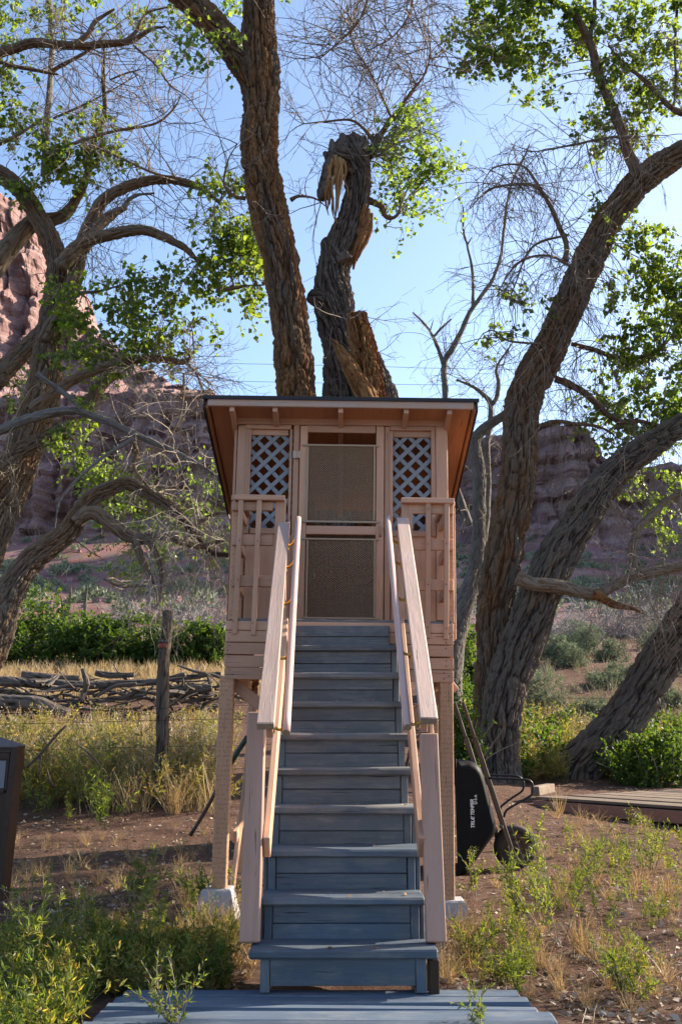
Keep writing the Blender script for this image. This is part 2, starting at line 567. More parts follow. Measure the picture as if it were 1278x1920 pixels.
M['wire'] = plain('rusty_wire', (.05, .04, .035), .7, .4, .2, 10, 0)
M['green_tube'] = plain('dark_green_tube', (.012, .035, .028), .5, 0, .2, 20, .1)
M['bark_center'] = bark_mat('deep_furrowed_bark', (.098, .077, .058), (.048, .022, .010), (.19, .095, .040), .50)
M['bark_dark'] = bark_mat('dark_furrowed_bark', (.118, .096, .080), (.018, .012, .009), (.15, .112, .08), .28)
M['bark_right'] = bark_mat('grey_brown_bark', (.140, .110, .084), (.055, .028, .014), (.165, .085, .042), .40)
M['bark_left'] = bark_mat('tan_grey_bark', (.165, .128, .095), (.075, .042, .024), (.20, .115, .062), .35)
M['bark_grey'] = bark_mat('silver_dead_bark', (.165, .150, .138), (.09, .072, .06), (.13, .105, .088), .2, .5)
M['bark_pale'] = bark_mat('pale_stripped_wood', (.195, .155, .118), (.12, .065, .034), (.15, .098, .06), .3, .6)
M['torn_wood'] = bark_mat('tan_torn_wood', (.36, .215, .085), (.12, .055, .02), (.22, .115, .045), .45, 1.0)
M['heartwood'] = bark_mat('orange_splintered_heartwood', (.30, .155, .06), (.07, .024, .010), (.13, .048, .018), .45, 1.0)
M['twig'] = plain('grey_brown_twig', (.19, .145, .11), .9, 0, .3, 3, 0)
M['twig_dead'] = plain('pale_dead_twig', (.30, .245, .19), .9, 0, .3, 3, 0)
M['brush'] = plain('grey_dead_brush', (.26, .235, .225), .9, 0, .3, 3, 0)
M['log'] = bark_mat('silver_driftwood', (.125, .105, .092), (.02, .015, .012), (.085, .065, .05), .3, .9)
M['leaf'] = leaf_mat('cottonwood_leaf', (.040, .075, .020), (.135, .19, .045), .62, (2.2, 2.0, .6))
M['leaf_pale'] = leaf_mat('pale_cottonwood_leaf', (.065, .10, .032), (.17, .225, .065), .6, (1.9, 2.0, .7), rough=.32)
M['willow'] = leaf_mat('willow_bush_leaf', (.030, .058, .013), (.080, .125, .026), .5, (1.8, 1.8, .6))
M['weed'] = leaf_mat('green_weed_leaf', (.055, .09, .024), (.15, .185, .05), .55, (2.0, 1.9, .6), c2=(.24, .20, .06))
M['weed_yellow'] = leaf_mat('yellow_green_weed', (.14, .155, .045), (.32, .28, .10), .55, (1.5, 1.4, .7), c2=(.30, .18, .05))
M['straw'] = leaf_mat('dry_straw', (.25, .165, .075), (.42, .31, .16), .35, (1.2, 1.05, .8))
M['straw_grey'] = leaf_mat('grey_green_grass', (.17, .16, .105), (.30, .275, .19), .3, (1.1, 1.05, .8))
M['straw_pale'] = leaf_mat('pale_dry_grass', (.32, .24, .13), (.48, .38, .22), .35, (1.2, 1.05, .8))
M['sage'] = leaf_mat('grey_green_sage', (.105, .13, .085), (.19, .21, .14), .25, (1.1, 1.2, .9), rough=.7)
M['litter'] = leaf_mat('fallen_leaf', (.16, .10, .06), (.36, .29, .22), .1, (1, 1, 1), rough=.8, c2=(.34, .29, .24))
M['flower'] = leaf_mat('white_seed_head', (.50, .52, .46), (.70, .70, .62), .3, (1, 1, 1))
M['rusty_leaf'] = leaf_mat('rust_dry_leaf', (.25, .10, .03), (.36, .17, .06), .4, (1.2, 1, .7))

# ------------------------------------------------------------------ terrain
GY = np.array([-60, 0, 5.3, 8, 9.5, 11, 13, 15, 18, 21, 27, 45, 110, 160, 420.])
GZ = np.array([-.1, -.07, -.07, -.03, 0, .10, .34, .55, .92, 1.5, 3.0, 6.6, 20.5, 34, 75.])

def gz(x, y, fine=True):
    x, y = np.asarray(x, float), np.asarray(y, float)
    z = np.interp(y, GY, GZ)
    # the right side stays lower until the far bank
    rt = np.clip((x - 1.0) / 2.0, 0, 1) * np.clip((y - 9) / 4, 0, 1) * np.clip((24 - y) / 7, 0, 1)
    z = z - rt * np.clip(z - (.05 + .028 * (y - 9)), 0, 1) * .72
    amp = np.clip((y - 16) / 30, 0, 1)
    z = z + amp * 1.1 * fbm(x * .09, y * .09, 3.3, 4, 5) + np.clip((y - 50) / 60, 0, 1) * 7 * fbm(x * .02, y * .02, 1.7, 4, 8)
    if fine:
        z = z + .035 * fbm(x * 1.3, y * 1.3, .5, 4, 21) + .012 * fbm(x * 7, y * 7, .2, 3, 31)
    return z

def gpt(x, y):
    return np.array([x, y, float(gz(x, y))])

def ground_hit(px, py, y0=3.5, y1=40.0):
    ys = np.linspace(y0, y1, 1600)
    u, v = (px - 639) / F_PX, (960 - py) / F_PX
    k = ys / (CP - v * SP)
    z = EYE + (SP + v * CP) * k
    g = gz(u * k, ys, False)
    i = np.argmax(z <= g) if (z <= g).any() else len(ys) - 1
    return gpt(u * k[i], ys[i])

yy = np.concatenate([np.linspace(-40, 2.5, 22), np.linspace(2.6, 12, 150), 12 * np.exp(np.linspace(.012, math.log(175 / 12.), 130))])
hw = np.where(yy < 12, 9.0 + np.abs(np.minimum(yy - 2.6, 0)) * .9, 9.0 + (yy - 12) * 1.25)
sx = np.linspace(-1, 1, 191)
sx = np.sign(sx) * (np.abs(sx) * .62 + .38 * np.abs(sx) ** 3)
gx = hw[:, None] * sx[None, :]
gyy = yy[:, None] * np.ones_like(gx)
GV = np.stack([gx, gyy, gz(gx, gyy)], -1).reshape(-1, 3)
ni, nj = gx.shape
ii, jj = np.arange(ni - 1)[:, None] * nj, np.arange(nj - 1)[None, :]
GF = np.stack([ii + jj, ii + jj + 1, ii + nj + jj + 1, ii + nj + jj], -1).reshape(-1, 4)

m, n, l, b = material('red_dirt')
v = coords(n, l, rand=False)
a1 = noise(n, l, v, .9, 6, .65)
a2 = noise(n, l, v, 9, 6, .7)
a3 = noise(n, l, v, 55, 4, .7)
far = noise(n, l, v, .12, 5, .6)
c = mixc(n, l, a1, (.070, .038, .029), (.135, .076, .055))
r = ramp(n, [(.50, (0, 0, 0)), (.68, (1, 1, 1))]); l.new(a2, r.inputs[0])
c = mixc(n, l, r.outputs[0], c, (.17, .112, .080))
r3 = ramp(n, [(.34, (1, 1, 1)), (.44, (0, 0, 0))]); l.new(a3, r3.inputs[0])
c = mixc(n, l, r3.outputs[0], c, (.10, .062, .045))
# farther up the slope: redder talus with rock shards
sep = n.new('ShaderNodeSeparateXYZ'); l.new(v, sep.inputs[0])
mr = n.new('ShaderNodeMapRange'); mr.inputs[1].default_value = 26; mr.inputs[2].default_value = 46
l.new(sep.outputs['Y'], mr.inputs[0])
rt = ramp(n, [(.35, (.13, .068, .062)), (.55, (.19, .105, .094)), (.75, (.22, .145, .128))]); l.new(far, rt.inputs[0])
vs = n.new('ShaderNodeTexVoronoi'); vs.inputs['Scale'].default_value = .55; l.new(v, vs.inputs['Vector'])
c2 = mixc(n, l, .35, rt.outputs[0], vs.outputs['Color'], 'OVERLAY')
c2 = mixc(n, l, .45, c2, rt.outputs[0])
c = mixc(n, l, mr.outputs[0], c, c2)
l.new(c, b.inputs['Base Color'])
b.inputs['Roughness'].default_value = .95
b.inputs['Specular IOR Level'].default_value = .1
ad = n.new('ShaderNodeMath'); ad.operation = 'ADD'; l.new(a2, ad.inputs[0]); l.new(a3, ad.inputs[1])
bump(n, l, b, ad.outputs[0], .9, .03)
M['dirt'] = m
ground = link('ground', mesh_np('ground', GV, GF, None, True), M['dirt'])
tag(ground, 'red dirt ground rising to a rocky talus slope', kind='structure')

# sandstone cliffs behind the slope
m, n, l, b = material('red_sandstone')
v = coords(n, l, rand=False)
vb = coords(n, l, scale=(.012, .012, .16), rand=False)
band = noise(n, l, vb, 1.6, 6, .62, .5)
vj = coords(n, l, scale=(.10, .10, .012), rand=False)
jt = noise(n, l, vj, 1.8, 6, .65, .4)
rb = ramp(n, [(.28, (.135, .076, .074)), (.42, (.21, .128, .120)), (.52, (.275, .180, .165)), (.60, (.185, .112, .106)), (.75, (.31, .21, .192))])
l.new(band, rb.inputs[0])
rj = ramp(n, [(.30, (.55, .5, .5)), (.48, (1, 1, 1)), (.7, (1.15, 1.1, 1.1))]); l.new(jt, rj.inputs[0])
c = mixc(n, l, .8, rb.outputs[0], rj.outputs[0], 'MULTIPLY')
l.new(c, b.inputs['Base Color'])
b.inputs['Roughness'].default_value = .95
b.inputs['Specular IOR Level'].default_value = .1
s_ = n.new('ShaderNodeMath'); s_.operation = 'ADD'; l.new(band, s_.inputs[0]); l.new(jt, s_.inputs[1])
bump(n, l, b, s_.outputs[0], .9, 1.8)
M['cliff'] = m

SKX = np.array([-900, -300, -60, 0, 32, 78, 100, 125, 200, 300, 380, 430, 640, 860, 905, 1000, 1012, 1078, 1092, 1108, 1126, 1150, 1278, 1420, 1700, 2000, 2200, 3000.])
SKY_ = np.array([300, 330, 352, 362, 372, 425, 505, 560, 640, 712, 740, 752, 790, 832, 818, 812, 800, 797, 812, 835, 856, 864, 872, 850, 430, 20, -160, -260.])  # right end is an unseen wall, raised to shade the far slope
pxs = np.concatenate([np.linspace(-900, -40, 50), np.linspace(-30, 1310, 400), np.linspace(1320, 3000, 80)])
nk = 92
tk = np.linspace(0, 1, nk)
CV = np.zeros((nk + 1, len(pxs), 3))
top = np.interp(pxs, SKX, SKY_)
top = top + 7 * fbm(pxs * .03, 1.1, 0, 4, 44) + 3 * vnoise(pxs * .11, 0, 0, 45)
dd = np.interp(pxs, [-900, 0, 430, 860, 1278, 2200], [185, 172, 160, 160, 152, 140])
bk_ = np.interp(pxs, [-900, -60, 60, 125, 250, 400], [5, 12, 24, 34, 30, 10])
for q, (p_, t_, d_) in enumerate(zip(pxs, top, dd)):
    low = max(t_ + 6, 748 - max(0, (p_ - 1400) * .6) + 8 * math.sin(p_ * .02) - 30 * max(0, (100 - p_) / 400))     # top of the lower cliff
    bench = max(t_ + 4, low - 70 - max(0, (60 - p_) * .12))
    back = float(bk_[q]) * min(1, (low - t_) / 120) + 1.0
    kn = [(1090, d_ * .90), (1000, d_ * .945), (low, d_), (bench, d_ + back), (t_, d_ + back * 1.15)]
    P3 = np.array([U(p_, y_, D_) for y_, D_ in kn])
    CV[:nk, q] = np.stack([np.interp(tk, [0, .12, .5, .62, 1], P3[:, a]) for a in range(3)], 1)
    CV[nk, q] = CV[nk - 1, q] + np.array([0, 45, 2])
X, Yc, Z = CV[..., 0], CV[..., 1], CV[..., 2]
ledge = vnoise(.015 * X, .3, Z * .55, 61) * 1.3 + vnoise(.008 * X, .8, Z * .2, 62) * 2.6 + vnoise(.03 * X, .1, Z * 1.5, 65) * .5
saw = Z * .30 + .5 * vnoise(X * .02, .4, Z * .05, 71); saw = saw - np.floor(saw)
ledge = ledge + 1.1 * np.clip(saw * 1.6 - .6, 0, 1) ** 2
crk = np.clip(1 - np.abs(vnoise(X * .16 + .6 * vnoise(Z * .05, X * .02, 0, 73), .7, Z * .02, 72)) * 9, 0, 1) * 1.5
joint = crk + np.abs(fbm(X * .13, .2, Z * .012, 5, 63)) * 11 + fbm(X * .5, .2, Z * .25, 5, 64) * 3.2
damp = np.ones((nk + 1, 1)); damp[-1] = .2
CV[..., 1] = Yc + (ledge + joint - 2) * damp
CV[..., 0] = X + .8 * fbm(X * .3, 2.0, Z * .3, 3, 66) * damp
nq = len(pxs)
ii, jj = np.arange(nk)[:, None] * nq, np.arange(nq - 1)[None, :]
CF = np.stack([ii + jj, ii + jj + 1, ii + nq + jj + 1, ii + nq + jj], -1).reshape(-1, 4)
cliff = link('cliff', mesh_np('cliff', CV.reshape(-1, 3), CF, None, False), M['cliff'])
tag(cliff, 'red sandstone cliffs standing above the talus slope', kind='structure')

# ------------------------------------------------------------------ the hut on posts
ROLL = rad(.8)
HY = 7.406
hut = empty('elevated_hut', (0, HY, 0), 'peach painted wooden hut raised on posts with screen door and lattice windows', 'hut')
hut.rotation_euler = (0, ROLL, 0)
cr, sr = math.cos(ROLL), math.sin(ROLL)

def HL(px, py, Y):
    p = U(px, py, Y)
    return p[0] * cr - p[2] * sr, p[0] * sr + p[2] * cr

def hbox(name, par, px0, py0, px1, py1, Y, dep, mat, grain='x', b=.004, jit=.0008):
    """a board seen between two photograph corners on the plane Y, dep metres deep behind it"""
    xa, za = HL((px0 if 1 else 0), (py0 + py1) / 2, Y)
    xb, _ = HL(px1, (py0 + py1) / 2, Y)
    _, z1 = HL((px0 + px1) / 2, py0, Y)
    _, z0 = HL((px0 + px1) / 2, py1, Y)
    return slab(name, par, xa, xb, Y - HY, Y - HY + dep, z0, z1, mat, b, jit, grain)

P_, PP = M['peach'], M['peach_post']
YW = 8.10          # front wall
YB = 9.55          # back wall
YR = HY + .02      # railing plane
DZ = 2.05          # deck level
# posts on their piers
for (xt, yt, xb_, yb_, Y, w) in ((427, 1268, 411, 1668, HY + .06, .105), (835, 1272, 838, 1690, HY + .06, .10)):
    (xa, za), (xc, zc) = HL(xt, yt, Y), HL(xb_, yb_, Y)
    beam('post', hut, (xc, Y - HY, zc), (xa, Y - HY, za), w, w, PP, (0, 1, 0), .006)
for s in (-1, 1):
    beam('post', hut, (s * .86 - .02, YB - .1 - HY, -.12), (s * .83, YB - .1 - HY, 1.85), .09, .09, PP, (0, 1, 0), .006)
# braces
for s in (-1, 1):
    beam('brace', hut, (s * .79 - .02, .42, .06), (s * .79 - .01, 1.98, 1.66), .085, .035, P_)
    beam('brace', hut, (s * .84 - .01, .13, 1.60), (s * .30, .13, 1.19), .085, .035, P_)
    beam('brace', hut, (s * .82 - .01, YB - .18 - HY, .62), (s * .80, .40, .46), .085, .035, P_)
beam('brace', hut, (-.80, YB - .2 - HY, .30), (.75, YB - .2 - HY, 1.5), .085, .035, P_)
# rim boards across the front and down the sides
rims = [(1163, 1181), (1182, 1203), (1204, 1226), (1227.5, 1249.5), (1251, 1273)]
for k, (a, b_) in enumerate(rims):
    off = [0, 1, 3, 3.5, 3][k]
    xl, zt = HL(424 - off * .9, a, HY); xr, _ = HL(850, a, HY); _, zb = HL(424, b_, HY)
    slab('rim_board', hut, xl, xr, 0, .038, zb, zt - .002, P_, .004, .0015)
    for s, xx in ((-1, xl), (1, xr)):
        slab('rim_board', hut, xx if s < 0 else xx - .036, xx + .036 if s < 0 else xx, .041, YB - HY, zb, zt - .002, P_, .004, .001, 'y')
for k in range(4):
    slab('joist', hut, -.6 + k * .4, -.56 + k * .4, .06, YB - HY - .02, 1.80, DZ - .045, P_, .003, 0, 'y')
for k in range(6):
    slab('deck_board', hut, -.83, .80, .003 + k * .113, .003 + k * .113 + .107, DZ - .04, DZ + .006, M['blue_tread'], .005, .001)
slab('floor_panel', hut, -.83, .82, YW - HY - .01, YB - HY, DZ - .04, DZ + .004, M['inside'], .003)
# body of the hut
XL, ztop = HL(440, 796, YW)
XR, _ = HL(839, 800, YW)
ZT = HL(640, 778, YW)[1]
hbox('corner_board', hut, 440, 797, 458, 1163, YW, .03, P_, 'z')
hbox('corner_board', hut, 817, 800, 839, 1163, YW, .03, P_, 'z')
hbox('frieze_board', hut, 441, 777, 838, 797, YW - .004, .03, P_)
hbox('wall_panel', hut, 458, 1001, 545, 1165, YW + .012, .02, M['peach'], 'z')
hbox('wall_panel', hut, 733, 1003, 817, 1165, YW + .012, .02, M['peach'], 'z')
hbox('jamb_board', hut, 546, 797, 557.5, 1165, YW + .004, .03, P_, 'z')
hbox('jamb_board', hut, 720.5, 800, 731, 1165, YW + .004, .03, P_, 'z')
for s, xx in ((-1, XL), (1, XR)):
    # side walls of vertical boards, right one with a gap added to let sun in
    nb = 8
    for k in range(nb):
        y0 = YW - HY + .034 + k * (YB - YW - .04) / nb
        y1 = y0 + (YB - YW - .04) / nb - .004
        zc = 3.82 - (y0 + HY - YW) * .235
        hi = zc if not (3 <= k <= 5 and s > 0) else 2.95
        slab('side_board', hut, xx if s < 0 else xx - .022, xx + .022 if s < 0 else xx, y0, y1, 2.06, hi, P_, .003, 0, 'z')
        if hi < zc:
            slab('side_board', hut, xx - .022, xx, y0, y1, 3.45, zc, P_, .003, 0, 'z')
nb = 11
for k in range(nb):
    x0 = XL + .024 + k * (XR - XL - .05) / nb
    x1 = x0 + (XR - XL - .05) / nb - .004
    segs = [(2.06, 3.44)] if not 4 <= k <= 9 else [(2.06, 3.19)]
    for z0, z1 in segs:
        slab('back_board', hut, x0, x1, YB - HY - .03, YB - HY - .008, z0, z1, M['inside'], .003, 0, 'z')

# door
door = empty('door', (0, 0, 0), parent=hut)
Ydr = YW - .012
hbox('stile', door, 559, 798, 573.5, 1163, Ydr, .035, P_, 'z')
hbox('stile', door, 704, 799, 718.6, 1164, Ydr, .035, P_, 'z')
hbox('rail', door, 573.7, 798, 703.8, 811, Ydr + .001, .033, P_)
hbox('rail', door, 573.5, 986, 703.9, 1002, Ydr + .001, .033, P_)
hbox('rail', door, 573.2, 1160, 704, 1172, Ydr + .001, .033, P_)
def screen(px0, py0, px1, py1):
    for (a, b_, c_, d_) in ((px0, py0, px1, py0 + 3.5), (px0, py1 - 4, px1, py1), ):
        hbox('mesh_frame_bar', door, a - 6, b_, c_ + 6, d_, Ydr - .016, .014, M['mesh'], 'x', .002, 0)
    hbox('mesh_frame_bar', door, px0 + 1, py0 + 3.6, px0 + 4.5, py1 - 4.1, Ydr - .014, .012, M['mesh'], 'z', .002, 0)
    hbox('mesh_frame_bar', door, px1 - 4.5, py0 + 3.6, px1 - 1, py1 - 4.1, Ydr - .014, .012, M['mesh'], 'z', .002, 0)
    x0, z1 = HL(px0 + 4, py0 + 3, Ydr); x1, z0 = HL(px1 - 4, py1 - 3.5, Ydr)
    cw, ch = .0215, .0185
    nx, nz = int((x1 - x0) / cw), int((z1 - z0) / (ch / 2))
    A, B_ = [], []
    for i in range(nx + 1):
        for k in range(nz):
            xa = x0 + (i + (.5 if k % 2 else 0)) * cw
            for s in (-1, 1):
                xb2 = xa + s * cw / 2
                if x0 <= xa <= x1 and x0 <= xb2 <= x1:
                    A.append((xa, z0 + k * ch / 2)); B_.append((xb2, z0 + (k + 1) * ch / 2))
    A, B_ = np.array(A), np.array(B_)
    d = B_ - A; d /= np.linalg.norm(d, axis=1)[:, None]
    nrm = np.stack([-d[:, 1], d[:, 0]], 1) * .0021
    y = Ydr - HY - .006
    def q(P2, off, yy): return np.stack([P2[:, 0] + off[:, 0], np.full(len(P2), yy), P2[:, 1] + off[:, 1]], 1)
    V = np.stack([q(A, -nrm, y), q(A, nrm, y + .0035), q(B_, nrm, y + .0035), q(B_, -nrm, y),
                  q(A, -nrm, y + .003), q(A, nrm, y + .0065), q(B_, nrm, y + .0065), q(B_, -nrm, y + .003)], 1).reshape(-1, 3)
    f = np.array([[0, 3, 2, 1], [4, 5, 6, 7], [0, 4, 7, 3], [1, 2, 6, 5]])
    F = (f[None] + (np.arange(len(A)) * 8)[:, None, None]).reshape(-1, 4)
    o = link('mesh_screen', mesh_np('mesh_screen', V, F), M['mesh'], door)
    o['kind'] = 'stuff'
screen(573, 833, 704, 980)
screen(572, 1009, 704.5, 1161)
for py in (852, 1128):
    h = hbox('hinge', door, 549, py - 7, 563, py + 7, Ydr - .005, .004, M['steel'], 'z', .001, 0)
    xk, zk = HL(558, py, Ydr)
    V, Fq, _ = tube([(xk, Ydr - HY - .006, zk - .033), (xk, Ydr - HY - .006, zk + .033)], [.006, .006], 8, .05)
    link('hinge_pin', mesh_np('hinge_pin', V, Fq, None, True), M['steel'], door)
xk, z0 = HL(712, 1006, Ydr); _, z1 = HL(712, 987, Ydr)
V, Fq, _ = tube([(xk, Ydr - HY + .005, z0), (xk, Ydr - HY - .03, z0 + .012), (xk, Ydr - HY - .034, (z0 + z1) / 2), (xk, Ydr - HY - .03, z1 - .012), (xk, Ydr - HY + .005, z1)], [.009] * 5, 8, .01)
link('handle', mesh_np('handle', V, Fq, None, True), M['peach'], door)

# lattice windows either side of the door
def lattice_window(ox0, oy0, ox1, oy1, cx0, cx1, cy0):
    w = empty('lattice_window', (0, 0, 0), parent=hut)
    hbox('casing_board', w, cx0, cy0, cx1, cy0 + 8, YW - .012, .03, P_)
    hbox('casing_board', w, cx0, cy0 + 8.4, ox0, oy1 + 10, YW - .010, .03, P_, 'z')
    hbox('casing_board', w, ox1, cy0 + 8.4, cx1, oy1 + 10, YW - .010, .03, P_, 'z')
    hbox('casing_board', w, ox0, oy1, ox1, oy1 + 11, YW - .008, .03, P_)
    hbox('head_board', w, ox0, cy0 + 8.4, ox1, oy0, YW + .018, .02, P_)
    hbox('stop_bead', w, ox0 - 6, cy0 + 12, ox0 - 3.6, oy1, YW - .016, .006, P_, 'z', .001)
    x0, z1 = HL(ox0, oy0, YW + .02); x1, z0 = HL(ox1, oy1, YW + .02)
    x0 -= .02; x1 += .02; z0 -= .01; z1 += .02
    step = .094 * math.sqrt(2)
    for sgn, yo in ((1, .030), (-1, .037)):
        c0 = z0 - sgn * x0 - 2
        for k in range(-40, 60):
            cc = z0 + k * step + (.02 if sgn > 0 else .05)
            # z = cc + sgn * (x - x0)
            pts = []
            for xx in (x0, x1):
                zz = cc + sgn * (xx - x0)
                if z0 <= zz <= z1: pts.append((xx, zz))
            for zz in (z0, z1):
                xx = x0 + (zz - cc) * sgn
                if x0 < xx < x1: pts.append((xx, zz))
            if len(pts) >= 2:
                (xa, za), (xb2, zb2) = pts[0], pts[1]
                if math.hypot(xa - xb2, za - zb2) > .03:
                    beam('slat', w, (xa, YW - HY + yo, za), (xb2, YW - HY + yo, zb2), .034, .0065, M['lattice'], (0, 0, 1), .001)
    return w
lattice_window(468, 816, 541, 990, 460, 546, 796)
lattice_window(736, 820, 808, 995, 731.5, 816, 799)

# shed roof, high at the front
YF, YE = 7.85, 9.80
_, zf = HL(640, 749, YF)
roof_pitch = .245
def rz(Y): return zf - (Y - YF) * roof_pitch
XRL, _ = HL(388, 750, YF); XRR, _ = HL(889, 754, YF)
roof = empty('roof', (0, 0, 0), parent=hut)
def roof_slab(name, x0, x1, Y0, Y1, d0, d1, mat, b=.003):
    """a board lying along the roof slope between depths d0 > d1 below the top"""
    A = ((x0 + x1) / 2, Y0 - HY, rz(Y0) - (d0 + d1) / 2); B = ((x0 + x1) / 2, Y1 - HY, rz(Y1) - (d0 + d1) / 2)
    return beam(name, roof, A, B, d0 - d1, x1 - x0, mat, (0, 0, 1), b)
roof_slab('roofing_sheet', XRL - .03, XRR + .03, YF - .03, YE + .03, .012, -.008, M['roofing'])
roof_slab('soffit_panel', XRL + .02, XRR - .02, YF + .01, YE, .030, .013, M['soffit'])
slab('fascia', roof, XRL + .01, XRR - .01, YF - HY - .022, YF - HY + .003, rz(YF) - .075, rz(YF) - .012, M['peach_fascia'], .003, .001)
slab('drip_edge', roof, XRL - .035, XRR + .035, YF - HY - .036, YF - HY - .026, rz(YF) - .020, rz(YF) + .012, M['roofing'], .001)
for xx in (XRL, XRR):
    roof_slab('rake_board', xx - .011, xx + .011, YF + .004, YE, .085, .013, M['soffit'])
    s = -1 if xx < 0 else 1
    roof_slab('drip_edge', xx + s * .0125, xx + s * .024, YF - .02, YE, .105, -.004, M['roofing'], .001)
for px in (437, 517, 638.5, 760, 840):
    xx, _ = HL(px, 776, YF + .1)
    roof_slab('rafter', xx - .02, xx + .02, YF + .004, YE - .02, .115, .031, P_)

# railings on the landing
def railing(s, cap, post, bals, rails, side_x):
    r_ = empty('railing', (0, 0, 0), parent=hut)
    hbox('cap_rail', r_, cap[0], cap[1], cap[2], cap[3], YR - .05, .10, M['peach'], 'x', .006, .0015)
    hbox('railing_post', r_, post[0], post[1], post[2], 1163, YR + .002, .036, P_, 'z')
    for (a, b_) in rails:
        hbox('cross_rail', r_, rails_x[s][0], a, rails_x[s][1], b_, YR + .0, .036, P_)
    for (xt, xb2, yt, yb2) in bals:
        (xa, za), (xc, zc) = HL(xt, yt, YR - .02), HL(xb2, yb2, YR - .02)
        beam('baluster', r_, (xc, YR - HY - .021, zc), (xa, YR - HY - .021, za), .037, .034, P_, (1, 0, 0), .003)
    # side run back to the wall
    z = HL(640, (cap[1] + cap[3]) / 2, YR)[1]
    slab('cap_rail', r_, side_x - .05, side_x + .05, YR - HY + .055, YW - HY - .02, z - .024, z + .018, P_, .005, .001, 'y')
    for (a, b_) in rails:
        _, zt = HL(640, a, YR); _, zb = HL(640, b_, YR)
        slab('cross_rail', r_, side_x - .018, side_x + .018, YR - HY + .04, YW - HY - .02, zb, zt, P_, .004, .001, 'y')
    nb = 6
    for k in range(nb):
        y0 = YR - HY + .08 + k * .092
        slab('baluster', r_, side_x + s * .02, side_x + s * .054, y0, y0 + .036, 1.93, z - .026, P_, .003, 0, 'z')
    slab('corner_post', r_, side_x - .036, side_x + .036, YR - HY + .040, YR - HY + .112, DZ, z - .026, PP, .004, 0, 'z')
    return r_
rails_x = {-1: (434, 512), 1: (771, 850)}
rails_x_l = [(941, 957), (1002, 1022), (1079, 1100)]
railing(-1, (439, 927, 534, 937), (513, 936, 533), [(452.5, 440, 936, 1189), (486.5, 475, 937, 1191)], rails_x_l, HL(436, 1000, YR + .05)[0] + .03)
railing(1, (752, 933, 852, 943), (752.5, 942, 773), [(802.5, 801, 943, 1197), (837, 835.5, 943, 1199)], [(944, 963), (1010, 1031), (1086, 1107)], HL(848, 1000, YR + .05)[0] - .03)

# nail heads left on the boards (dark dots)
nailV, nailF = cbox(.008, .003, .008, .001)
nail_me = mesh_np('nail_head', nailV, nailF); nail_me.materials.append(M['wire'])
for (px, py) in ((431, 1186), (430, 1197), (430, 1210), (430, 1231), (431, 1256), (436, 1265), (836, 1205), (836, 1216), (836, 1239), (836, 1249), (832, 1262), (832, 1273), (841, 1267), (427, 1219)):
    x, z = HL(px, py, HY)
    link('nail_head', nail_me, None, hut, (x, -.0005, z))

for (px, py) in ((449, 1013), (446, 1087), (438, 1165), (483, 1014), (474, 1168), (802, 954), (802, 1020), (802, 1096), (801, 1176), (836, 1019), (836, 1095), (836, 1178)):
    x, z = HL(px, py, YR - .04)
    link('nail_head', nail_me, None, hut, (x, YR - HY - .0385, z))

# concrete pier blocks under the front posts
for (px, py, lab) in ((407, 1712, 'white grey concrete pier block half hidden by dry grass'), (842, 1722, 'grey concrete pier block beside the foot of the stairs on open dirt')):
    base = U(px, py, HY + .08)
    zt = U(px, 1667 if px < 600 else 1688, HY + .08)[2]
    g0 = min(base[2], float(gz(base[0], base[1]))) - .06
    ht, hb = .105, .165
    V = np.array([[-hb, -hb, 0], [hb, -hb, 0], [hb, hb, 0], [-hb, hb, 0], [-ht, -ht, zt - g0], [ht, -ht, zt - g0], [ht, ht, zt - g0], [-ht, ht, zt - g0],
                  [-ht * .9, -ht * .9, zt - g0 + .012], [ht * .9, -ht * .9, zt - g0 + .012], [ht * .9, ht * .9, zt - g0 + .012], [-ht * .9, ht * .9, zt - g0 + .012]])
    Fq = np.array([[3, 2, 1, 0], [0, 1, 5, 4], [1, 2, 6, 5], [2, 3, 7, 6], [3, 0, 4, 7], [4, 5, 9, 8], [5, 6, 10, 9], [6, 7, 11, 10], [7, 4, 8, 11], [8, 9, 10, 11]])
    o = link('concrete_pier', mesh_np('concrete_pier', V, Fq), M['concrete'], None, (base[0], base[1] , g0))
    tag(o, lab, 'pier block', 'concrete piers under the hut posts')

# ------------------------------------------------------------------ the stairs
RISE, RUN, D1 = .205, .24947, 5.1606
st = empty('staircase', (0, D1, 0), 'steep blue grey wooden staircase with pink handrails rising to the hut', 'staircase')
BL, BT = M['blue'], M['blue_tread']
def sy(Y): return Y - D1
for k in range(1, 10):
    z, y = k * RISE, (k - 1) * RUN
    x0, x1 = (-.444, .4745) if k == 1 else (-.405 + (.012 if k > 5 else 0), .432 + (.010 if k in (3, 5, 6) else 0) - (.02 if k > 6 else 0))
    half = RUN * .53 + .02
    slab('tread', st, x0 + random.uniform(-.004, .004), x1 + random.uniform(-.004, .004), y, y + .142, z - .042, z + random.uniform(-.002, .002), BT if k > 3 else M['blue_low_light'], .009, .0015)
    slab('tread', st, x0 + random.uniform(-.004, .004), x1 + random.uniform(-.004, .004), y + .147, y + RUN + .03, z - .040, z + random.uniform(-.002, .002), BT if k > 3 else M['blue_low_light'], .006, .0015)
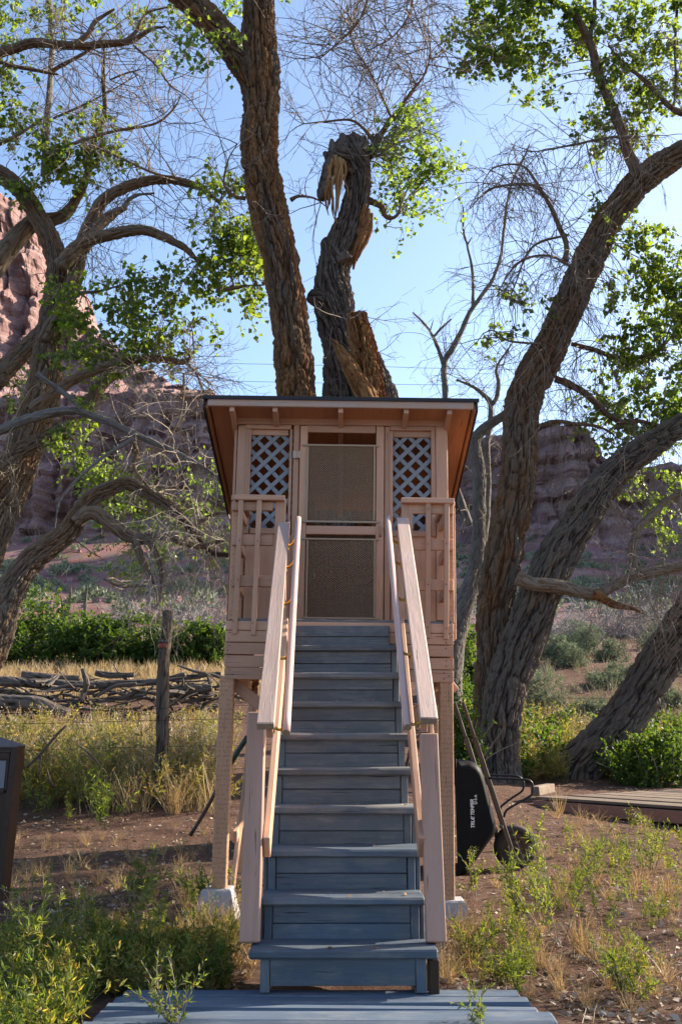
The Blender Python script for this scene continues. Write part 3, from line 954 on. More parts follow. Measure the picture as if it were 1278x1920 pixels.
for k in range(1, 11):
    zb, zt, y = (k - 1) * RISE - .01, k * RISE - .041, (k - 1) * RUN + .034
    if k == 10: zt = DZ - .043; y = 9 * RUN - .002 - .02
    BL = M['blue'] if k > 3 else M['blue_low_light']
    if k == 1:
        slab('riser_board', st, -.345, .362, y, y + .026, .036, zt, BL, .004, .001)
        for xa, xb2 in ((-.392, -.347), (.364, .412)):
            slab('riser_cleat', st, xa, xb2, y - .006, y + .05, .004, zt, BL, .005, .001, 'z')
        continue
    mid = zb + (zt - zb) * random.uniform(.46, .56)
    wl_, wr_ = -.350, .356
    slab('riser_board', st, wl_, wr_, y, y + .022, zb, mid - .0022, BL, .003, .0006)
    slab('riser_board', st, wl_, wr_, y, y + .022, mid + .0022, zt + .001, BL, .003, .0006)
    slab('riser_backing', st, wl_ - .03, wr_ + .03, y + .026, y + .034, zb + .012, zt, BL, .002)  # added behind the joint so no light shows through the gap
    if k < 10:
        for xa, xb2, dy in ((-.394, -.354, -.004), (.360, .402, -.004)):
            slab('riser_cleat', st, xa, xb2, y + dy, y + .03, zb, zt, BL, .004, .001, 'z')
        if k < 5:
            slab('riser_cleat', st, .406, .430, y + .012, y + .2, zb - .03, zt, BL, .004, .001, 'z')
            slab('riser_cleat', st, -.420, -.398, y + .012, y + .2, zb - .03, zt, BL, .004, .001, 'z')
# stringers under the treads
for s in (-1, 1):
    beam('stringer', st, (s * .37 + .005, .10, -.06), (s * .37 + .005, 9 * RUN + .06, 9 * RISE - .12), .17, .036, BL, (0, 0, 1), .004)
beam('stringer_leg', st, (.452, .06, -.05), (.452, .06, .155), .05, .04, M['brown_wood'], (1, 0, 0))
beam('stringer_leg', st, (.45, .125, -.05), (.45, .125, .155), .05, .04, M['brown_wood'], (1, 0, 0))

PR, PK = M['peach_rail'], M['pink_pipe']
def SP_(px, py, Y):
    p = U(px, py, Y); return (p[0], p[1] - D1, p[2])
def stair_rail(s, newel, top_lo, top_hi, pipe_lo, pipe_hi, guard_lo, guard_hi):
    A, B = SP_(*newel[0]), SP_(*newel[1])
    beam('newel_post', st, A, B, .098, .088, M['newel'], (1, 0, 0), .006, .001)
    A, B = Vector(SP_(*top_lo)), Vector(SP_(*top_hi))
    t = (B - A).normalized()
    up = Vector((1, 0, 0)).cross(t).normalized()
    beam('top_rail', st, A, B, .088, .038, PR, (1, 0, 0), .005, .001)
    o = up * -.055
    beam('top_rail_support', st, A + o + t * .03 + Vector((-s * .018, 0, 0)), B + o + Vector((-s * .018, 0, 0)), .034, .066, M['peach'], (1, 0, 0), .004)
    g0, g1 = Vector(SP_(*guard_lo)), Vector(SP_(*guard_hi))
    beam('guard_rail', st, g0, g1, .036, .13, M['peach'], (1, 0, 0), .004)
    # balusters tying rails, seen edge on
    p0, p1 = Vector(SP_(*pipe_lo)), Vector(SP_(*pipe_hi))
    V, Fq, _ = tube([p0, p0.lerp(p1, .5), p1], [.0205] * 3, 16, .12)
    h = link('handrail', mesh_np('handrail', V, Fq, None, True), PK, st)
    tp = (p1 - p0).normalized()
    for f in (.035, .30, .56, .77, .91):
        c_ = p0 + tp * (p1 - p0).length * f
        # bracket: arm to the support board plus its plate
        tgt = A + t * ((c_ - A).dot(t)) + up * -.06 + Vector((-s * .037, 0, 0))
        V1, F1 = tube([c_ + up * -.012, c_.lerp(tgt, .45) + up * -.045, tgt + up * -.03], [.008, .008, .009], 8, .01)[:2]
        V2, F2 = cbox(.006, .05, .055, .001)
        V2 = V2 + np.array(tgt) + np.array(up) * -.03
        V_, F_, _ = join([(V1, F1, {}), (V2, F2, {})])
        link('bracket', mesh_np('bracket', V_, F_, None, False), M['brass'], h)
    V, Fq, _ = tube([p0 - tp * .0015, p0 + tp * .001], [.0195, .0195], 16, .5)
    link('rail_end', mesh_np('rail_end', V, Fq), M['endgrain'], h)
    e0 = A - t * .001
    beam('board_end', st, e0 - t * .002, e0 + t * .002, .084, .034, M['endgrain'], (1, 0, 0), .001)
    return h
stair_rail(-1, ((468.5, 1768, 5.32), (482, 1338, 5.56)), (497.5, 1362, 5.06), (532.5, 982, 7.34), (536.5, 1374, 5.12), (559.5, 972, 7.33), (500, 1590, 5.42), (536, 1172, 7.34))
stair_rail(1, ((817.5, 1768, 5.32), (803, 1378, 5.56)), (803.5, 1352, 5.06), (754, 975, 7.34), (763.5, 1364, 5.12), (726, 970, 7.33), (790, 1590, 5.42), (752, 1172, 7.34))
# hidden upper newels carry the rails at the landing
for s, px in ((-1, 530), (1, 752)):
    p = U(px, 1170, HY - .05)
    slab('newel_post', st, p[0] - .02, p[0] + .02, HY - .055 - D1, HY - .018 - D1, 1.70, 2.75, M['peach'], .004, 0, 'z')

# ------------------------------------------------------------------ platform of planks at the foot
pf = empty('plank_platform', (0, 4.8, 0), 'weathered blue grey plank platform at the foot of the stairs', 'platform')
ends = [(-1.055, .865), (-1.075, .885), (-1.085, .905), (-1.10, .955), (-1.12, .93), (-1.13, .98), (-1.13, 1.0), (-1.12, .99), (-1.1, 1.0)]
y = 5.29
for k, (a, b_) in enumerate(ends):
    wd = [.128, .135, .10, .17, .14, .14, .14, .14, .14][k]
    tilt = random.uniform(-.004, .004)
    o = beam('plank', pf, (a, y - wd / 2 - 4.8, -.022 + tilt), (b_, y - wd / 2 - 4.8, -.022 - tilt + random.uniform(-.006, .004)), wd - .008, .042, M['deck_blue'], (0, 1, 0), .010, .003)
    y -= wd
for xx in (-.8, 0, .75):
    slab('bearer', pf, xx - .04, xx + .04, y - 4.8, 5.27 - 4.8, -.13, -.046, M['deck_blue'], .004, 0, 'y')

# ------------------------------------------------------------------ trees
def PP3(pts, D):
    """[(px, py, width px[, D])] -> points, radii in metres"""
    P, R = [], []
    for p in pts:
        d = p[3] if len(p) > 3 else D
        P.append(U(p[0], p[1], d)); R.append(pxw(p[2], d) / 2)
    return np.array(P), np.array(R)

class Tree:
    def __init__(s, name, label, base, bark, group='cottonwood trees around the hut', cat='tree', seed=1):
        s.root = empty(name, tuple(base), label, cat, group)
        s.bark, s.seed = bark, seed
        s.skel, s.skr = [], []
        s.rng = np.random.default_rng(seed)
        s.tw, s.lv = [], []
    def limb(s, name, pts, D=None, bark=None, spacing=.075, depth=.04, seg=None, ds=None, twist=0., flare=0., raw=False, skel=True, lumpy=1.0):
        P, R = pts if raw else PP3(pts, D)
        rm = R.mean()
        spacing *= .56
        far = float(np.mean(P[:, 1])) / 11.
        seg = seg or int(np.clip(2 * np.pi * R.max() / max(.0100 * far, spacing * .21), 8, 170))
        ds = ds or float(np.clip(rm * .16, .026, .06)) * (1.15 if far > 1.4 else 1)
        s.seed += 1
        bk = (spacing, min(depth, rm * .30)) if rm > .02 else None
        V, F, A = tube(P, R, seg, ds, bk, s.seed * 13, True, twist, flare, lumpy)
        # keep it slightly crooked
        o = world_part(name, V, F, bark or s.bark, s.root, A, False if rm > .1 else True)
        if skel:
            p2, r2 = resample(P, R, .08)
            s.skel.append(p2); s.skr.append(r2)
        return o
    def pts(s):
        return np.vstack(s.skel), np.concatenate(s.skr)
    def twigs_from(s, region, n, ln=(.5, 1.2), droop=.12, curl=.35, sub=4, sub2=3, r=.006, up=.0, spread=1.0, up_end=0., reach=None):
        """bare twigs springing from skeleton points inside a photo region (x0,y0,x1,y1)"""
        P, R = s.pts()
        k = P[:, 1]; h = P[:, 2] - EYE
        zz = k * CP + h * SP
        px = 639 + F_PX * P[:, 0] / zz; py = 960 - F_PX * (h * CP - k * SP) / zz
        m = (px > region[0]) & (px < region[2]) & (py > region[1]) & (py < region[3]) & (R < (reach or .2))
        idx = np.where(m)[0]
        if not len(idx): return
        rng = s.rng
        i = rng.choice(idx, n)
        d = rng.normal(size=(n, 3)); d[:, 2] += up
        L = rng.uniform(*ln, n)
        T1 = grow(P[i], d, L, rng, 7, droop, curl, .14, up_end)
        s._add(T1, r, sub, sub2, droop, curl, L, up_end)
    def _add(s, T1, r, sub, sub2, droop, curl, L, up_end=0.):
        rng = s.rng; n = len(T1)
        s.tw.append(tube_batch(T1, np.full(n, r * 1.5) * rng.uniform(.6, 1.3, n), np.full(n, r * .6), 3))
        if sub:
            m = n * sub
            a = np.repeat(np.arange(n), sub); t = rng.integers(2, T1.shape[1], m)
            st_ = T1[a, t]; dr = unit(T1[a, t] - T1[a, t - 1]) + rng.normal(0, .75, (m, 3))
            L2 = L[a] * rng.uniform(.25, .6, m)
            T2 = grow(st_, dr, L2, rng, 5, droop * 1.2, curl * 1.2, .15, up_end)
            s.tw.append(tube_batch(T2, np.full(m, r * .8), np.full(m, r * .38), 3))
            if sub2:
                m2 = m * sub2
                a = np.repeat(np.arange(m), sub2); t = rng.integers(1, 5, m2)
                st_ = T2[a, t]; dr = unit(T2[a, t] - T2[a, t - 1]) + rng.normal(0, .8, (m2, 3))
                T3 = grow(st_, dr, L2[a] * rng.uniform(.3, .7, m2), rng, 4, droop, curl * 1.3, .15, up_end)
                s.tw.append(tube_batch(T3, np.full(m2, r * .5), np.full(m2, r * .28), 3))
    def foliage(s, cx, cy, rx, ry, D, dd, ntw, per=16, size=.065, holes=.22, from_skel=True, droop=.10, shape=LEAF_D):
        """leafy sprays filling an uneven clump; each spray is tied back to the nearest limb"""
        rng = s.rng
        c = U(cx, cy, D); ex, ez = pxw(rx, D), pxw(ry, D)
        q = rng.normal(size=(ntw * 3, 3)); q = unit(q) * rng.random((ntw * 3, 1)) ** .42
        ntw = int(ntw * .70)
        p = c + q * np.array([ex, dd, ez]) * 1.08
        dens = fbm(p[:, 0] * 2.6, p[:, 1] * 2.6, p[:, 2] * 2.6, 3, int(cx) % 97)
        p = p[np.argsort(-dens + rng.random(len(p)) * holes)][:ntw]
        n = len(p)
        dr = unit(p - c) + rng.normal(0, .7, (n, 3))
        L = rng.uniform(.22, .5, n)
        T = grow(p, dr, L, rng, 5, droop, .42, .15)
        s.tw.append(tube_batch(T, np.full(n, .0035), np.full(n, .0014), 3))
        m = n * per
        a = np.repeat(np.arange(n), per); t = rng.integers(1, 5, m); f = rng.random((m, 1))
        base = T[a, t - 1] * (1 - f) + T[a, t] * f
        ax = rng.normal(size=(m, 3)); ax[:, 2] -= .75
        ax = unit(ax)
        pos = base + ax * rng.uniform(.015, .05, (m, 1))
        s.lv.append(leaf_batch(pos, ax, size * rng.uniform(.45, 1.4, m), rng, shape))
        if from_skel and s.skel:
            P, R = s.pts()
            kk = max(3, n // 7)
            i = rng.choice(n, kk, replace=False)
            seeds = p[i]
            near = np.array([np.argmin(((P - w) ** 2).sum(1) + R * 2) for w in seeds])
            A = P[near]
            tt = np.linspace(0, 1, 8)[None, :, None]
            mid = (A + seeds) / 2 + rng.normal(0, .12, A.shape) + np.array([0, 0, .12])
            C = (1 - tt) ** 2 * A[:, None] + 2 * tt * (1 - tt) * mid[:, None] + tt ** 2 * seeds[:, None]
            C = C + rng.normal(0, .012, C.shape)
            s.tw.append(tube_batch(C, np.full(kk, .011), np.full(kk, .004), 4))
    def finish(s, leaf='leaf', twig='twig'):
        if s.tw:
            V, F, _ = join([(v, f, {}) for v, f in s.tw])
            world_part('twigs', V, F, M[twig], s.root)
        if s.lv:
            V, F, A = join(s.lv)
            world_part('crown', V, F, M[leaf], s.root, A)

# --- the big double trunk right behind the hut
DC = 10.9
tc = Tree('cottonwood_tree', 'tall furrowed cottonwood directly behind the hut, one stem broken off and hooked', gpt(.0, DC), M['bark_center'], seed=3)
tc.limb('trunk', [(612, 1560, 100), (604, 1300, 92), (585, 1000, 84), (565, 800, 78), (556, 720, 76), (545, 620, 74), (524, 500, 73), (503, 400, 77), (493, 300, 76), (490, 200, 77), (486, 130, 84), (486, 60, 70), (487, 0, 66), (490, -90, 60), (480, -250, 50), (500, -430, 36)], DC, spacing=.085, depth=.055, flare=.4)
tc.limb('limb', [(486, 165, 60), (455, 118, 66), (425, 78, 62), (385, 35, 58), (340, -8, 54), (270, -80, 46), (180, -190, 34)], DC - .05, spacing=.07, depth=.04)
DB = 11.25
tc.limb('trunk', [(668, 1550, 130), (664, 1250, 120), (660, 950, 112), (650, 800, 100), (642, 730, 88), (632, 650, 74), (620, 590, 74), (616, 550, 78), (622, 505, 68), (634, 470, 62), (652, 440, 62), (672, 398, 58), (680, 350, 52), (677, 318, 56), (668, 292, 64), (660, 272, 66), (652, 262, 52)], DB, bark=M['bark_dark'], spacing=.07, depth=.05, twist=.9, flare=.3, lumpy=2.0)
tc.limb('burl', [(616, 566, 50), (600, 558, 44), (588, 553, 36), (579, 549, 18)], DB - .05, bark=M['bark_dark'], spacing=.06, depth=.04, lumpy=3.0)
tc.limb('burl', [(640, 500, 60), (622, 474, 50), (612, 456, 30), (608, 448, 12)], DB - .03, bark=M['bark_dark'], spacing=.06, depth=.04, lumpy=2.5)
# broken head with torn bark and wood hanging from it
tc.limb('broken_head', [(676, 322, 50), (668, 300, 62), (658, 282, 68), (648, 266, 60), (642, 258, 34)], DB - .02, bark=M['bark_dark'], spacing=.07, depth=.06, lumpy=3.5)
tc.limb('broken_head', [(664, 300, 46), (640, 292, 46), (626, 284, 36), (618, 280, 20)], DB - .05, bark=M['bark_dark'], spacing=.06, depth=.05, lumpy=3.5)
tc.limb('broken_knob', [(700, 292, 16), (702, 276, 22), (708, 262, 24), (712, 256, 14)], DB, bark=M['bark_dark'], spacing=.05, depth=.03, lumpy=3.0)
tc.limb('torn_bark', [(626, 292, 18), (614, 312, 20), (607, 338, 23), (606, 360, 22), (608, 376, 17)], DB - .10, bark=M['bark_dark'], spacing=.05, depth=.04, lumpy=4.5)
for (xa, ya, xb, yb, w) in ((630, 290, 621, 262, 14), (644, 280, 640, 252, 18), (660, 276, 663, 247, 16), (674, 284, 682, 256, 18), (686, 300, 698, 276, 16), (618, 300, 606, 286, 12)):
    tc.limb('broken_knob', [(xa, ya, w * 1.6), ((xa + xb) / 2 + random.uniform(-3, 3), (ya + yb) / 2, w * 1.2), (xb, yb, w * .5)], DB + random.uniform(-.12, .06), bark=M['bark_dark'], spacing=.06, depth=.04, lumpy=4.0, skel=False)
for k, (x0, y0, x1, y1, w0, mt) in enumerate([(630, 292, 627, 432, 11, 'torn_wood'), (636, 296, 634, 398, 9, 'torn_wood'), (622, 300, 619, 384, 12, 'torn_wood'), (642, 300, 638, 362, 12, 'torn_wood'), (616, 312, 611, 372, 9, 'torn_wood'), (648, 300, 648, 348, 8, 'heartwood'), (628, 304, 622, 350, 14, 'heartwood'), (640, 310, 628, 404, 6, 'torn_wood'), (634, 300, 640, 340, 10, 'torn_wood'), (626, 330, 632, 420, 5, 'torn_wood'), (618, 330, 614, 392, 12, 'torn_wood'), (612, 350, 616, 404, 7, 'heartwood'), (646, 304, 652, 372, 6, 'torn_wood'), (622, 340, 626, 410, 8, 'heartwood')]):
    mx, my = (x0 + x1) / 2 + random.uniform(-5, 5), (y0 + y1) / 2
    tc.limb('torn_strip', [(x0, y0, w0), ((x0 + mx) / 2 + random.uniform(-3, 3), (y0 + my) / 2, w0 * .9), (mx, my, w0 * .7), ((mx + x1) / 2 + random.uniform(-3, 3), (my + y1) / 2, w0 * .5), (x1, y1, 1.5)], DB - .16 + random.uniform(-.05, .08), bark=M[mt], seg=9, ds=.03, skel=False)
for (pts, w) in (([(690, 392), (686, 420), (676, 452), (666, 480), (662, 505)], 20), ([(697, 400), (692, 430), (682, 458), (668, 490)], 12), ([(684, 384), (678, 410), (672, 440)], 16)):
    tc.limb('torn_strip', [(x, y, w * f) for (x, y), f in zip(pts, (.5, 1, .9, .5, .15))], DB - .09, bark=M['heartwood'], spacing=.03, depth=.02, skel=False, lumpy=3.0)
# broken stub in front with splintered heartwood
DSB = 10.75
tc.limb('broken_stub', [(712, 1000, 84), (704, 850, 76), (694, 760, 66), (686, 700, 58), (678, 650, 50), (671, 612, 42), (667, 592, 36)], DSB, bark=M['heartwood'], spacing=.05, depth=.06, lumpy=1.6)
tc.limb('stub_bark', [(748, 1000, 56), (736, 850, 50), (722, 760, 46), (712, 712, 34), (704, 675, 20), (699, 654, 8)], DSB + .02, bark=M['bark_dark'], spacing=.06, depth=.045, lumpy=2.0)
tc.limb('stub_bark', [(640, 1000, 60), (648, 860, 54), (652, 780, 40), (648, 730, 26), (640, 690, 12)], DSB + .1, bark=M['bark_dark'], spacing=.06, depth=.045, lumpy=2.0)
tc.limb('splinter', [(706, 800, 44), (686, 750, 40), (664, 712, 32), (646, 680, 24), (632, 652, 14), (622, 636, 3)], DSB - .20, bark=M['heartwood'], spacing=.04, depth=.04, skel=False, lumpy=2.5)
for k in range(7):
    x0 = 662 + 6 * k + random.uniform(-3, 3)
    h0 = 590 + abs(k - 1) * 12 + random.uniform(-8, 14)
    tc.limb('splinter', [(x0 + 22, 780, 12), (x0 + 12, 700, 10), (x0 - 2 + random.uniform(-2, 2), h0, 2)], DSB - .13 + .03 * abs(k - 3), bark=M['heartwood' if k % 2 else 'torn_wood'], spacing=.02, depth=.012, skel=False)
# small dead branches near the broken top
tc.limb('branch', [(680, 372, 16), (702, 380, 14), (716, 388, 13), (724, 406, 10), (738, 408, 8), (748, 400, 4)], DB, spacing=.03, depth=.01)
tc.limb('branch', [(690, 300, 12), (702, 268, 16), (722, 240, 11), (748, 205, 8), (772, 170, 6), (795, 140, 5), (806, 100, 3), (802, 55, 2)], DB + .1, spacing=.03, depth=.01)
tc.limb('branch', [(702, 268, 10), (680, 240, 6), (655, 225, 5), (610, 228, 4), (570, 232, 2)], DB + .2, spacing=.03, depth=.01)
tc.limb('branch', [(735, 225, 6), (715, 180, 5), (690, 130, 4), (660, 80, 3), (650, 10, 2)], DB + .2, spacing=.03, depth=.01)
tc.limb('branch', [(690, -80, 9), (690, -10, 7), (672, 40, 5), (640, 75, 3), (600, 110, 2)], DB - .3, spacing=.03, depth=.01)
tc.limb('branch', [(760, -90, 8), (772, -10, 6), (765, 30, 4), (735, 70, 3), (700, 90, 2)], DB - .3, spacing=.03, depth=.01)
tc.limb('branch', [(545, 375, 10), (560, 368, 6), (590, 372, 4), (612, 388, 2)], DC, spacing=.03, depth=.01)
tc.limb('branch', [(460, 372, 9), (440, 368, 7), (420, 345, 5), (428, 300, 3), (445, 270, 2)], DC, spacing=.03, depth=.01)
tc.twigs_from((560, 40, 815, 330), 130, (.5, 1.3), .0, .18, 4, 3, .0055, up=.7, reach=.05)
tc.twigs_from((560, -90, 820, 130), 70, (.5, 1.1), .12, .35, 4, 2, .005, reach=.05)
tc.twigs_from((540, 230, 720, 420), 26, (.4, .9), .08, .35, 4, 2, .0045, reach=.06)
tc.twigs_from((405, 250, 470, 380), 22, (.4, .8), .02, .35, 4, 2, .0045, reach=.06)
tc.twigs_from((590, 540, 740, 740), 14, (.3, .7), .02, .35, 3, 2, .004, reach=.3)
tc.foliage(780, 255, 58, 58, DB + .1, .30, 60, 13, .062)
tc.foliage(760, 330, 75, 62, DB + .1, .32, 95, 13, .060)
tc.foliage(825, 345, 40, 45, DB + .1, .25, 30, 12, .060)
tc.foliage(740, 410, 45, 32, DB + .1, .25, 18, 10, .058)
tc.foliage(360, 85, 60, 42, DC - .2, .3, 26, 12, .065)
tc.foliage(415, 100, 30, 28, DC - .2, .3, 8, 10, .065)
tc.foliage(400, -140, 220, 110, DC, 1.1, 150, 12, .075)
tc.finish('leaf_pale', 'twig')

# --- the many-stemmed tree on the left
DL = 12.6
base = ground_hit(-120, 1480)
tl = Tree('cottonwood_tree', 'sprawling many-stemmed cottonwood leaning in over the log pile', (base[0], DL + .2, float(gz(base[0], DL + .2))), M['bark_left'], seed=23)
tl.limb('trunk', [(-95, 1470, 110), (-80, 1250, 95), (-50, 1090, 84), (-12, 985, 76), (28, 900, 72), (58, 830, 70), (73, 760, 70), (78, 690, 62), (90, 610, 46), (102, 540, 42), (106, 490, 42), (90, 440, 40), (66, 395, 38), (36, 352, 36), (0, 325, 34), (-60, 290, 30), (-140, 180, 26)], DL, spacing=.06, depth=.035, flare=.3)
tl.limb('limb', [(84, 640, 30), (110, 590, 32), (134, 540, 31), (146, 490, 29), (158, 440, 27), (174, 405, 26), (198, 374, 24), (250, 346, 21), (310, 336, 18), (360, 346, 15), (385, 358, 11), (410, 380, 5)], DL - .15, spacing=.05, depth=.02)
tl.limb('limb', [(112, 500, 30), (136, 474, 32), (170, 450, 28), (215, 438, 24), (270, 432, 20), (308, 444, 17), (345, 464, 13), (372, 490, 7)], DL - .35, spacing=.05, depth=.02)
tl.limb('broken_limb', [(160, 470, 18), (185, 425, 20), (208, 402, 17), (238, 388, 12)], DL - .2, bark=M['bark_pale'], spacing=.03, depth=.015)
tl.limb('branch', [(185, 430, 12), (225, 395, 10), (252, 368, 7), (290, 362, 4)], DL - .1, bark=M['bark_grey'])
tl.limb('limb', [(-60, 560, 52), (-10, 500, 46), (30, 450, 40), (62, 420, 34), (110, 405, 24), (140, 380, 20), (165, 330, 16), (172, 280, 13), (195, 215, 10), (194, 140, 8), (196, 90, 4)], DL + .4, bark=M['bark_left'], spacing=.05, depth=.02)
tl.limb('limb', [(-70, 790, 50), (-10, 715, 44), (30, 672, 40), (62, 640, 34), (95, 600, 24)], DL + .3, spacing=.05, depth=.02)
tl.limb('limb', [(-60, 120, 26), (0, 97, 22), (60, 82, 20), (125, 86, 18), (190, 83, 16), (245, 76, 13), (285, 55, 7), (310, 50, 3)], DL - .6, spacing=.05, depth=.02)
tl.limb('branch', [(140, 84, 13), (165, 65, 12), (182, 38, 9), (215, 17, 5)], DL - .6)
tl.limb('branch', [(225, 82, 9), (255, 60, 8), (275, 25, 6), (320, 12, 3)], DL - .6)
tl.limb('branch', [(250, 85, 5), (290, 120, 4), (320, 160, 3), (355, 185, 2), (385, 230, 1.5)], DL - .6)
tl.limb('limb', [(84, 330, 16), (86, 260, 15), (92, 180, 13), (97, 100, 12), (94, 20, 11), (90, -60, 9)], DL + .9, bark=M['bark_grey'])
tl.limb('branch', [(-20, 110, 9), (30, 125, 8), (75, 133, 7), (110, 140, 4)], DL - .3)
tl.limb('branch', [(95, 135, 10), (130, 115, 9), (170, 92, 7), (200, 60, 4)], DL - .2)
tl.limb('branch', [(90, 290, 7), (150, 265, 7), (215, 246, 6), (290, 232, 5), (325, 205, 4), (340, 180, 2)], DL - .4)
tl.limb('branch', [(100, 222, 5), (150, 200, 5), (190, 180, 3), (260, 140, 2)], DL - .2)
tl.limb('branch', [(-10, 275, 9), (40, 250, 7), (80, 222, 5)], DL - .2)
tl.limb('branch', [(175, 272, 6), (230, 298, 5), (290, 325, 5), (330, 332, 3)], DL - .3)
tl.limb('branch', [(206, 150, 4), (235, 138, 4), (265, 130, 2)], DL - .2)
tl.limb('branch', [(110, 560, 10), (150, 550, 8), (190, 545, 5), (240, 530, 3)], DL - .4)
tl.limb('limb', [(60, 770, 26), (110, 730, 22), (165, 700, 19), (220, 683, 17), (290, 672, 15), (345, 678, 11), (362, 660, 5)], DL - .5, spacing=.04, depth=.015)
tl.limb('branch', [(345, 678, 6), (368, 700, 5), (380, 730, 4), (400, 745, 2)], DL - .5)
tl.limb('branch', [(410, 545, 9), (440, 540, 8), (470, 536, 6), (495, 534, 3)], DL - .6)
tl.limb('limb', [(-60, 935, 40), (0, 878, 36), (40, 845, 34), (85, 822, 33), (122, 808, 32), (130, 806, 28)], DL - .55, spacing=.05, depth=.025)
tl.limb('limb', [(-60, 818, 20), (0, 806, 18), (45, 788, 19), (95, 775, 19), (140, 770, 18), (165, 776, 17), (215, 795, 16), (260, 818, 14), (310, 838, 11), (350, 858, 9), (385, 878, 6), (415, 900, 3)], DL - .9, bark=M['bark_grey'], spacing=.04, depth=.012)
tl.limb('branch', [(70, 700, 10), (110, 730, 11), (140, 752, 11), (162, 772, 9)], DL - .8, bark=M['bark_grey'])
tl.limb('branch', [(250, 822, 8), (225, 838, 8), (195, 856, 7), (160, 885, 6), (130, 915, 5), (112, 940, 4), (106, 970, 3), (103, 995, 2)], DL - .95, bark=M['bark_grey'])
tl.limb('branch', [(352, 862, 5), (330, 885, 5), (314, 900, 4), (308, 925, 3), (300, 955, 2)], DL - .9, bark=M['bark_grey'])
tl.limb('branch', [(250, 830, 11), (257, 850, 10), (252, 875, 8), (268, 900, 5), (290, 925, 3)], DL - .7)
tl.limb('branch', [(345, 700, 5), (344, 740, 5), (338, 780, 4), (322, 815, 3)], DL - .9)
tl.limb('limb', [(165, 780, 30), (180, 740, 24), (200, 715, 20), (225, 700, 14)], DL + .3)
# the low arching stem
tl.limb('trunk', [(-80, 1470, 85), (-45, 1290, 72), (0, 1182, 62), (21, 1123, 56), (45, 1072, 50), (65, 1044, 48), (96, 1017, 42), (127, 993, 40), (147, 963, 36), (169, 937, 32), (206, 917, 27), (241, 907, 25), (268, 920, 23), (303, 938, 21), (330, 958, 19), (351, 985, 16), (378, 1020, 13), (398, 1037, 10), (432, 1041, 6)], DL - 1.0, spacing=.055, depth=.03, flare=.2)
tl.limb('limb', [(142, 980, 24), (165, 962, 27), (186, 964, 27), (212, 985, 25), (240, 1005, 24), (268, 1010, 22), (305, 1004, 18), (345, 1016, 14), (378, 1024, 10), (420, 1012, 6)], DL - 1.1, spacing=.05, depth=.025)
tl.limb('branch', [(252, 1010, 18), (262, 1040, 16), (278, 1075, 12), (292, 1105, 6)], DL - 1.15)
tl.limb('branch', [(275, 1012, 12), (292, 1035, 11), (302, 1075, 8), (300, 1130, 4)], DL - 1.15)
tl.limb('branch', [(360, 985, 9), (390, 970, 9), (415, 962, 6), (440, 965, 3)], DL - 1.0)
tl.limb('branch', [(195, 1085, 5), (225, 1098, 6), (260, 1098, 5), (290, 1100, 3)], DL - 1.1)
tl.twigs_from((100, 40, 420, 360), 170, (.5, 1.3), .02, .22, 4, 2, .0055, up=.15, up_end=.15, reach=.10)
tl.twigs_from((0, 60, 130, 360), 50, (.4, 1.0), .05, .3, 3, 2, .005, reach=.2)
tl.twigs_from((120, 320, 420, 560), 70, (.4, 1.0), .06, .35, 4, 2, .005, reach=.2)
tl.twigs_from((200, 640, 420, 760), 80, (.4, .9), .10, .45, 4, 3, .0045, up_end=.25, reach=.2)
tl.finish_bare = True
tl_tw = tl.tw; tl.tw = []
tl.twigs_from((235, 690, 430, 1050), 120, (.35, .9), .20, .5, 4, 2, .0042, up_end=.25, reach=.12)
tl.twigs_from((230, 980, 440, 1130), 80, (.3, .8), .35, .4, 4, 2, .004, up_end=.2, reach=.12)
tl.twigs_from((-60, 780, 60, 980), 40, (.3, .7), .30, .5, 4, 2, .004, up_end=.3, reach=.3)
V, F, _ = join([(v, f, {}) for v, f in tl.tw]); world_part('dead_twigs', V, F, M['twig_dead'], tl.root)
tl.tw = tl_tw
for (cx, cy, rx, ry, n, d) in ((25, 60, 60, 75, 60, 0), (40, 180, 55, 70, 36, 0), (50, 255, 50, 60, 30, 0), (95, 330, 70, 55, 75, -.2), (110, 290, 60, 45, 40, -.2), (190, 240, 55, 40, 32, -.3), (150, 25, 90, 40, 40, 0), (270, 15, 90, 32, 30, 0), (215, 290, 40, 32, 20, -.2),
                           (440, 390, 52, 50, 60, -.6), (455, 455, 45, 50, 55, -.6), (470, 520, 35, 55, 40, -.6), (390, 360, 30, 22, 14, -.4), (410, 480, 75, 50, 62, -.5), (350, 510, 95, 50, 74, -.5), (300, 570, 120, 62, 88, -.5), (210, 590, 100, 75, 80, -.4), (165, 650, 65, 50, 38, -.4), (240, 655, 110, 45, 42, -.4), (330, 610, 80, 55, 38, -.5), (130, 560, 30, 40, 16, -.5), (445, 580, 50, 30, 16, -.6), (180, 790, 35, 35, 10, -.8), (135, 790, 25, 25, 9, -.9)):
    tl.foliage(cx, cy, rx, ry, DL + d, pxw((rx + ry) / 2, DL) * .8, int(n * 1.1), 13, .066)
V, F, A = join(tl.lv); world_part('crown', V, F, M['leaf'], tl.root, A)
tl.lv = []
for (cx, cy, rx, ry, n) in ((180, 850, 70, 35, 34), (160, 900, 70, 45, 50), (230, 910, 80, 40, 50), (250, 960, 90, 45, 60), (340, 940, 70, 50, 44), (380, 990, 60, 40, 30), (260, 1020, 60, 35, 36), (270, 1090, 55, 25, 22), (420, 900, 40, 50, 20), (20, 720, 40, 50, 26)):
    tl.foliage(cx, cy, rx, ry, DL + .2, pxw((rx + ry) / 2, DL) * .9, n, 14, .052)
V, F, A = join(tl.lv); world_part('lower_crown', V, F, M['leaf_pale'], tl.root, A)
tl.lv = []
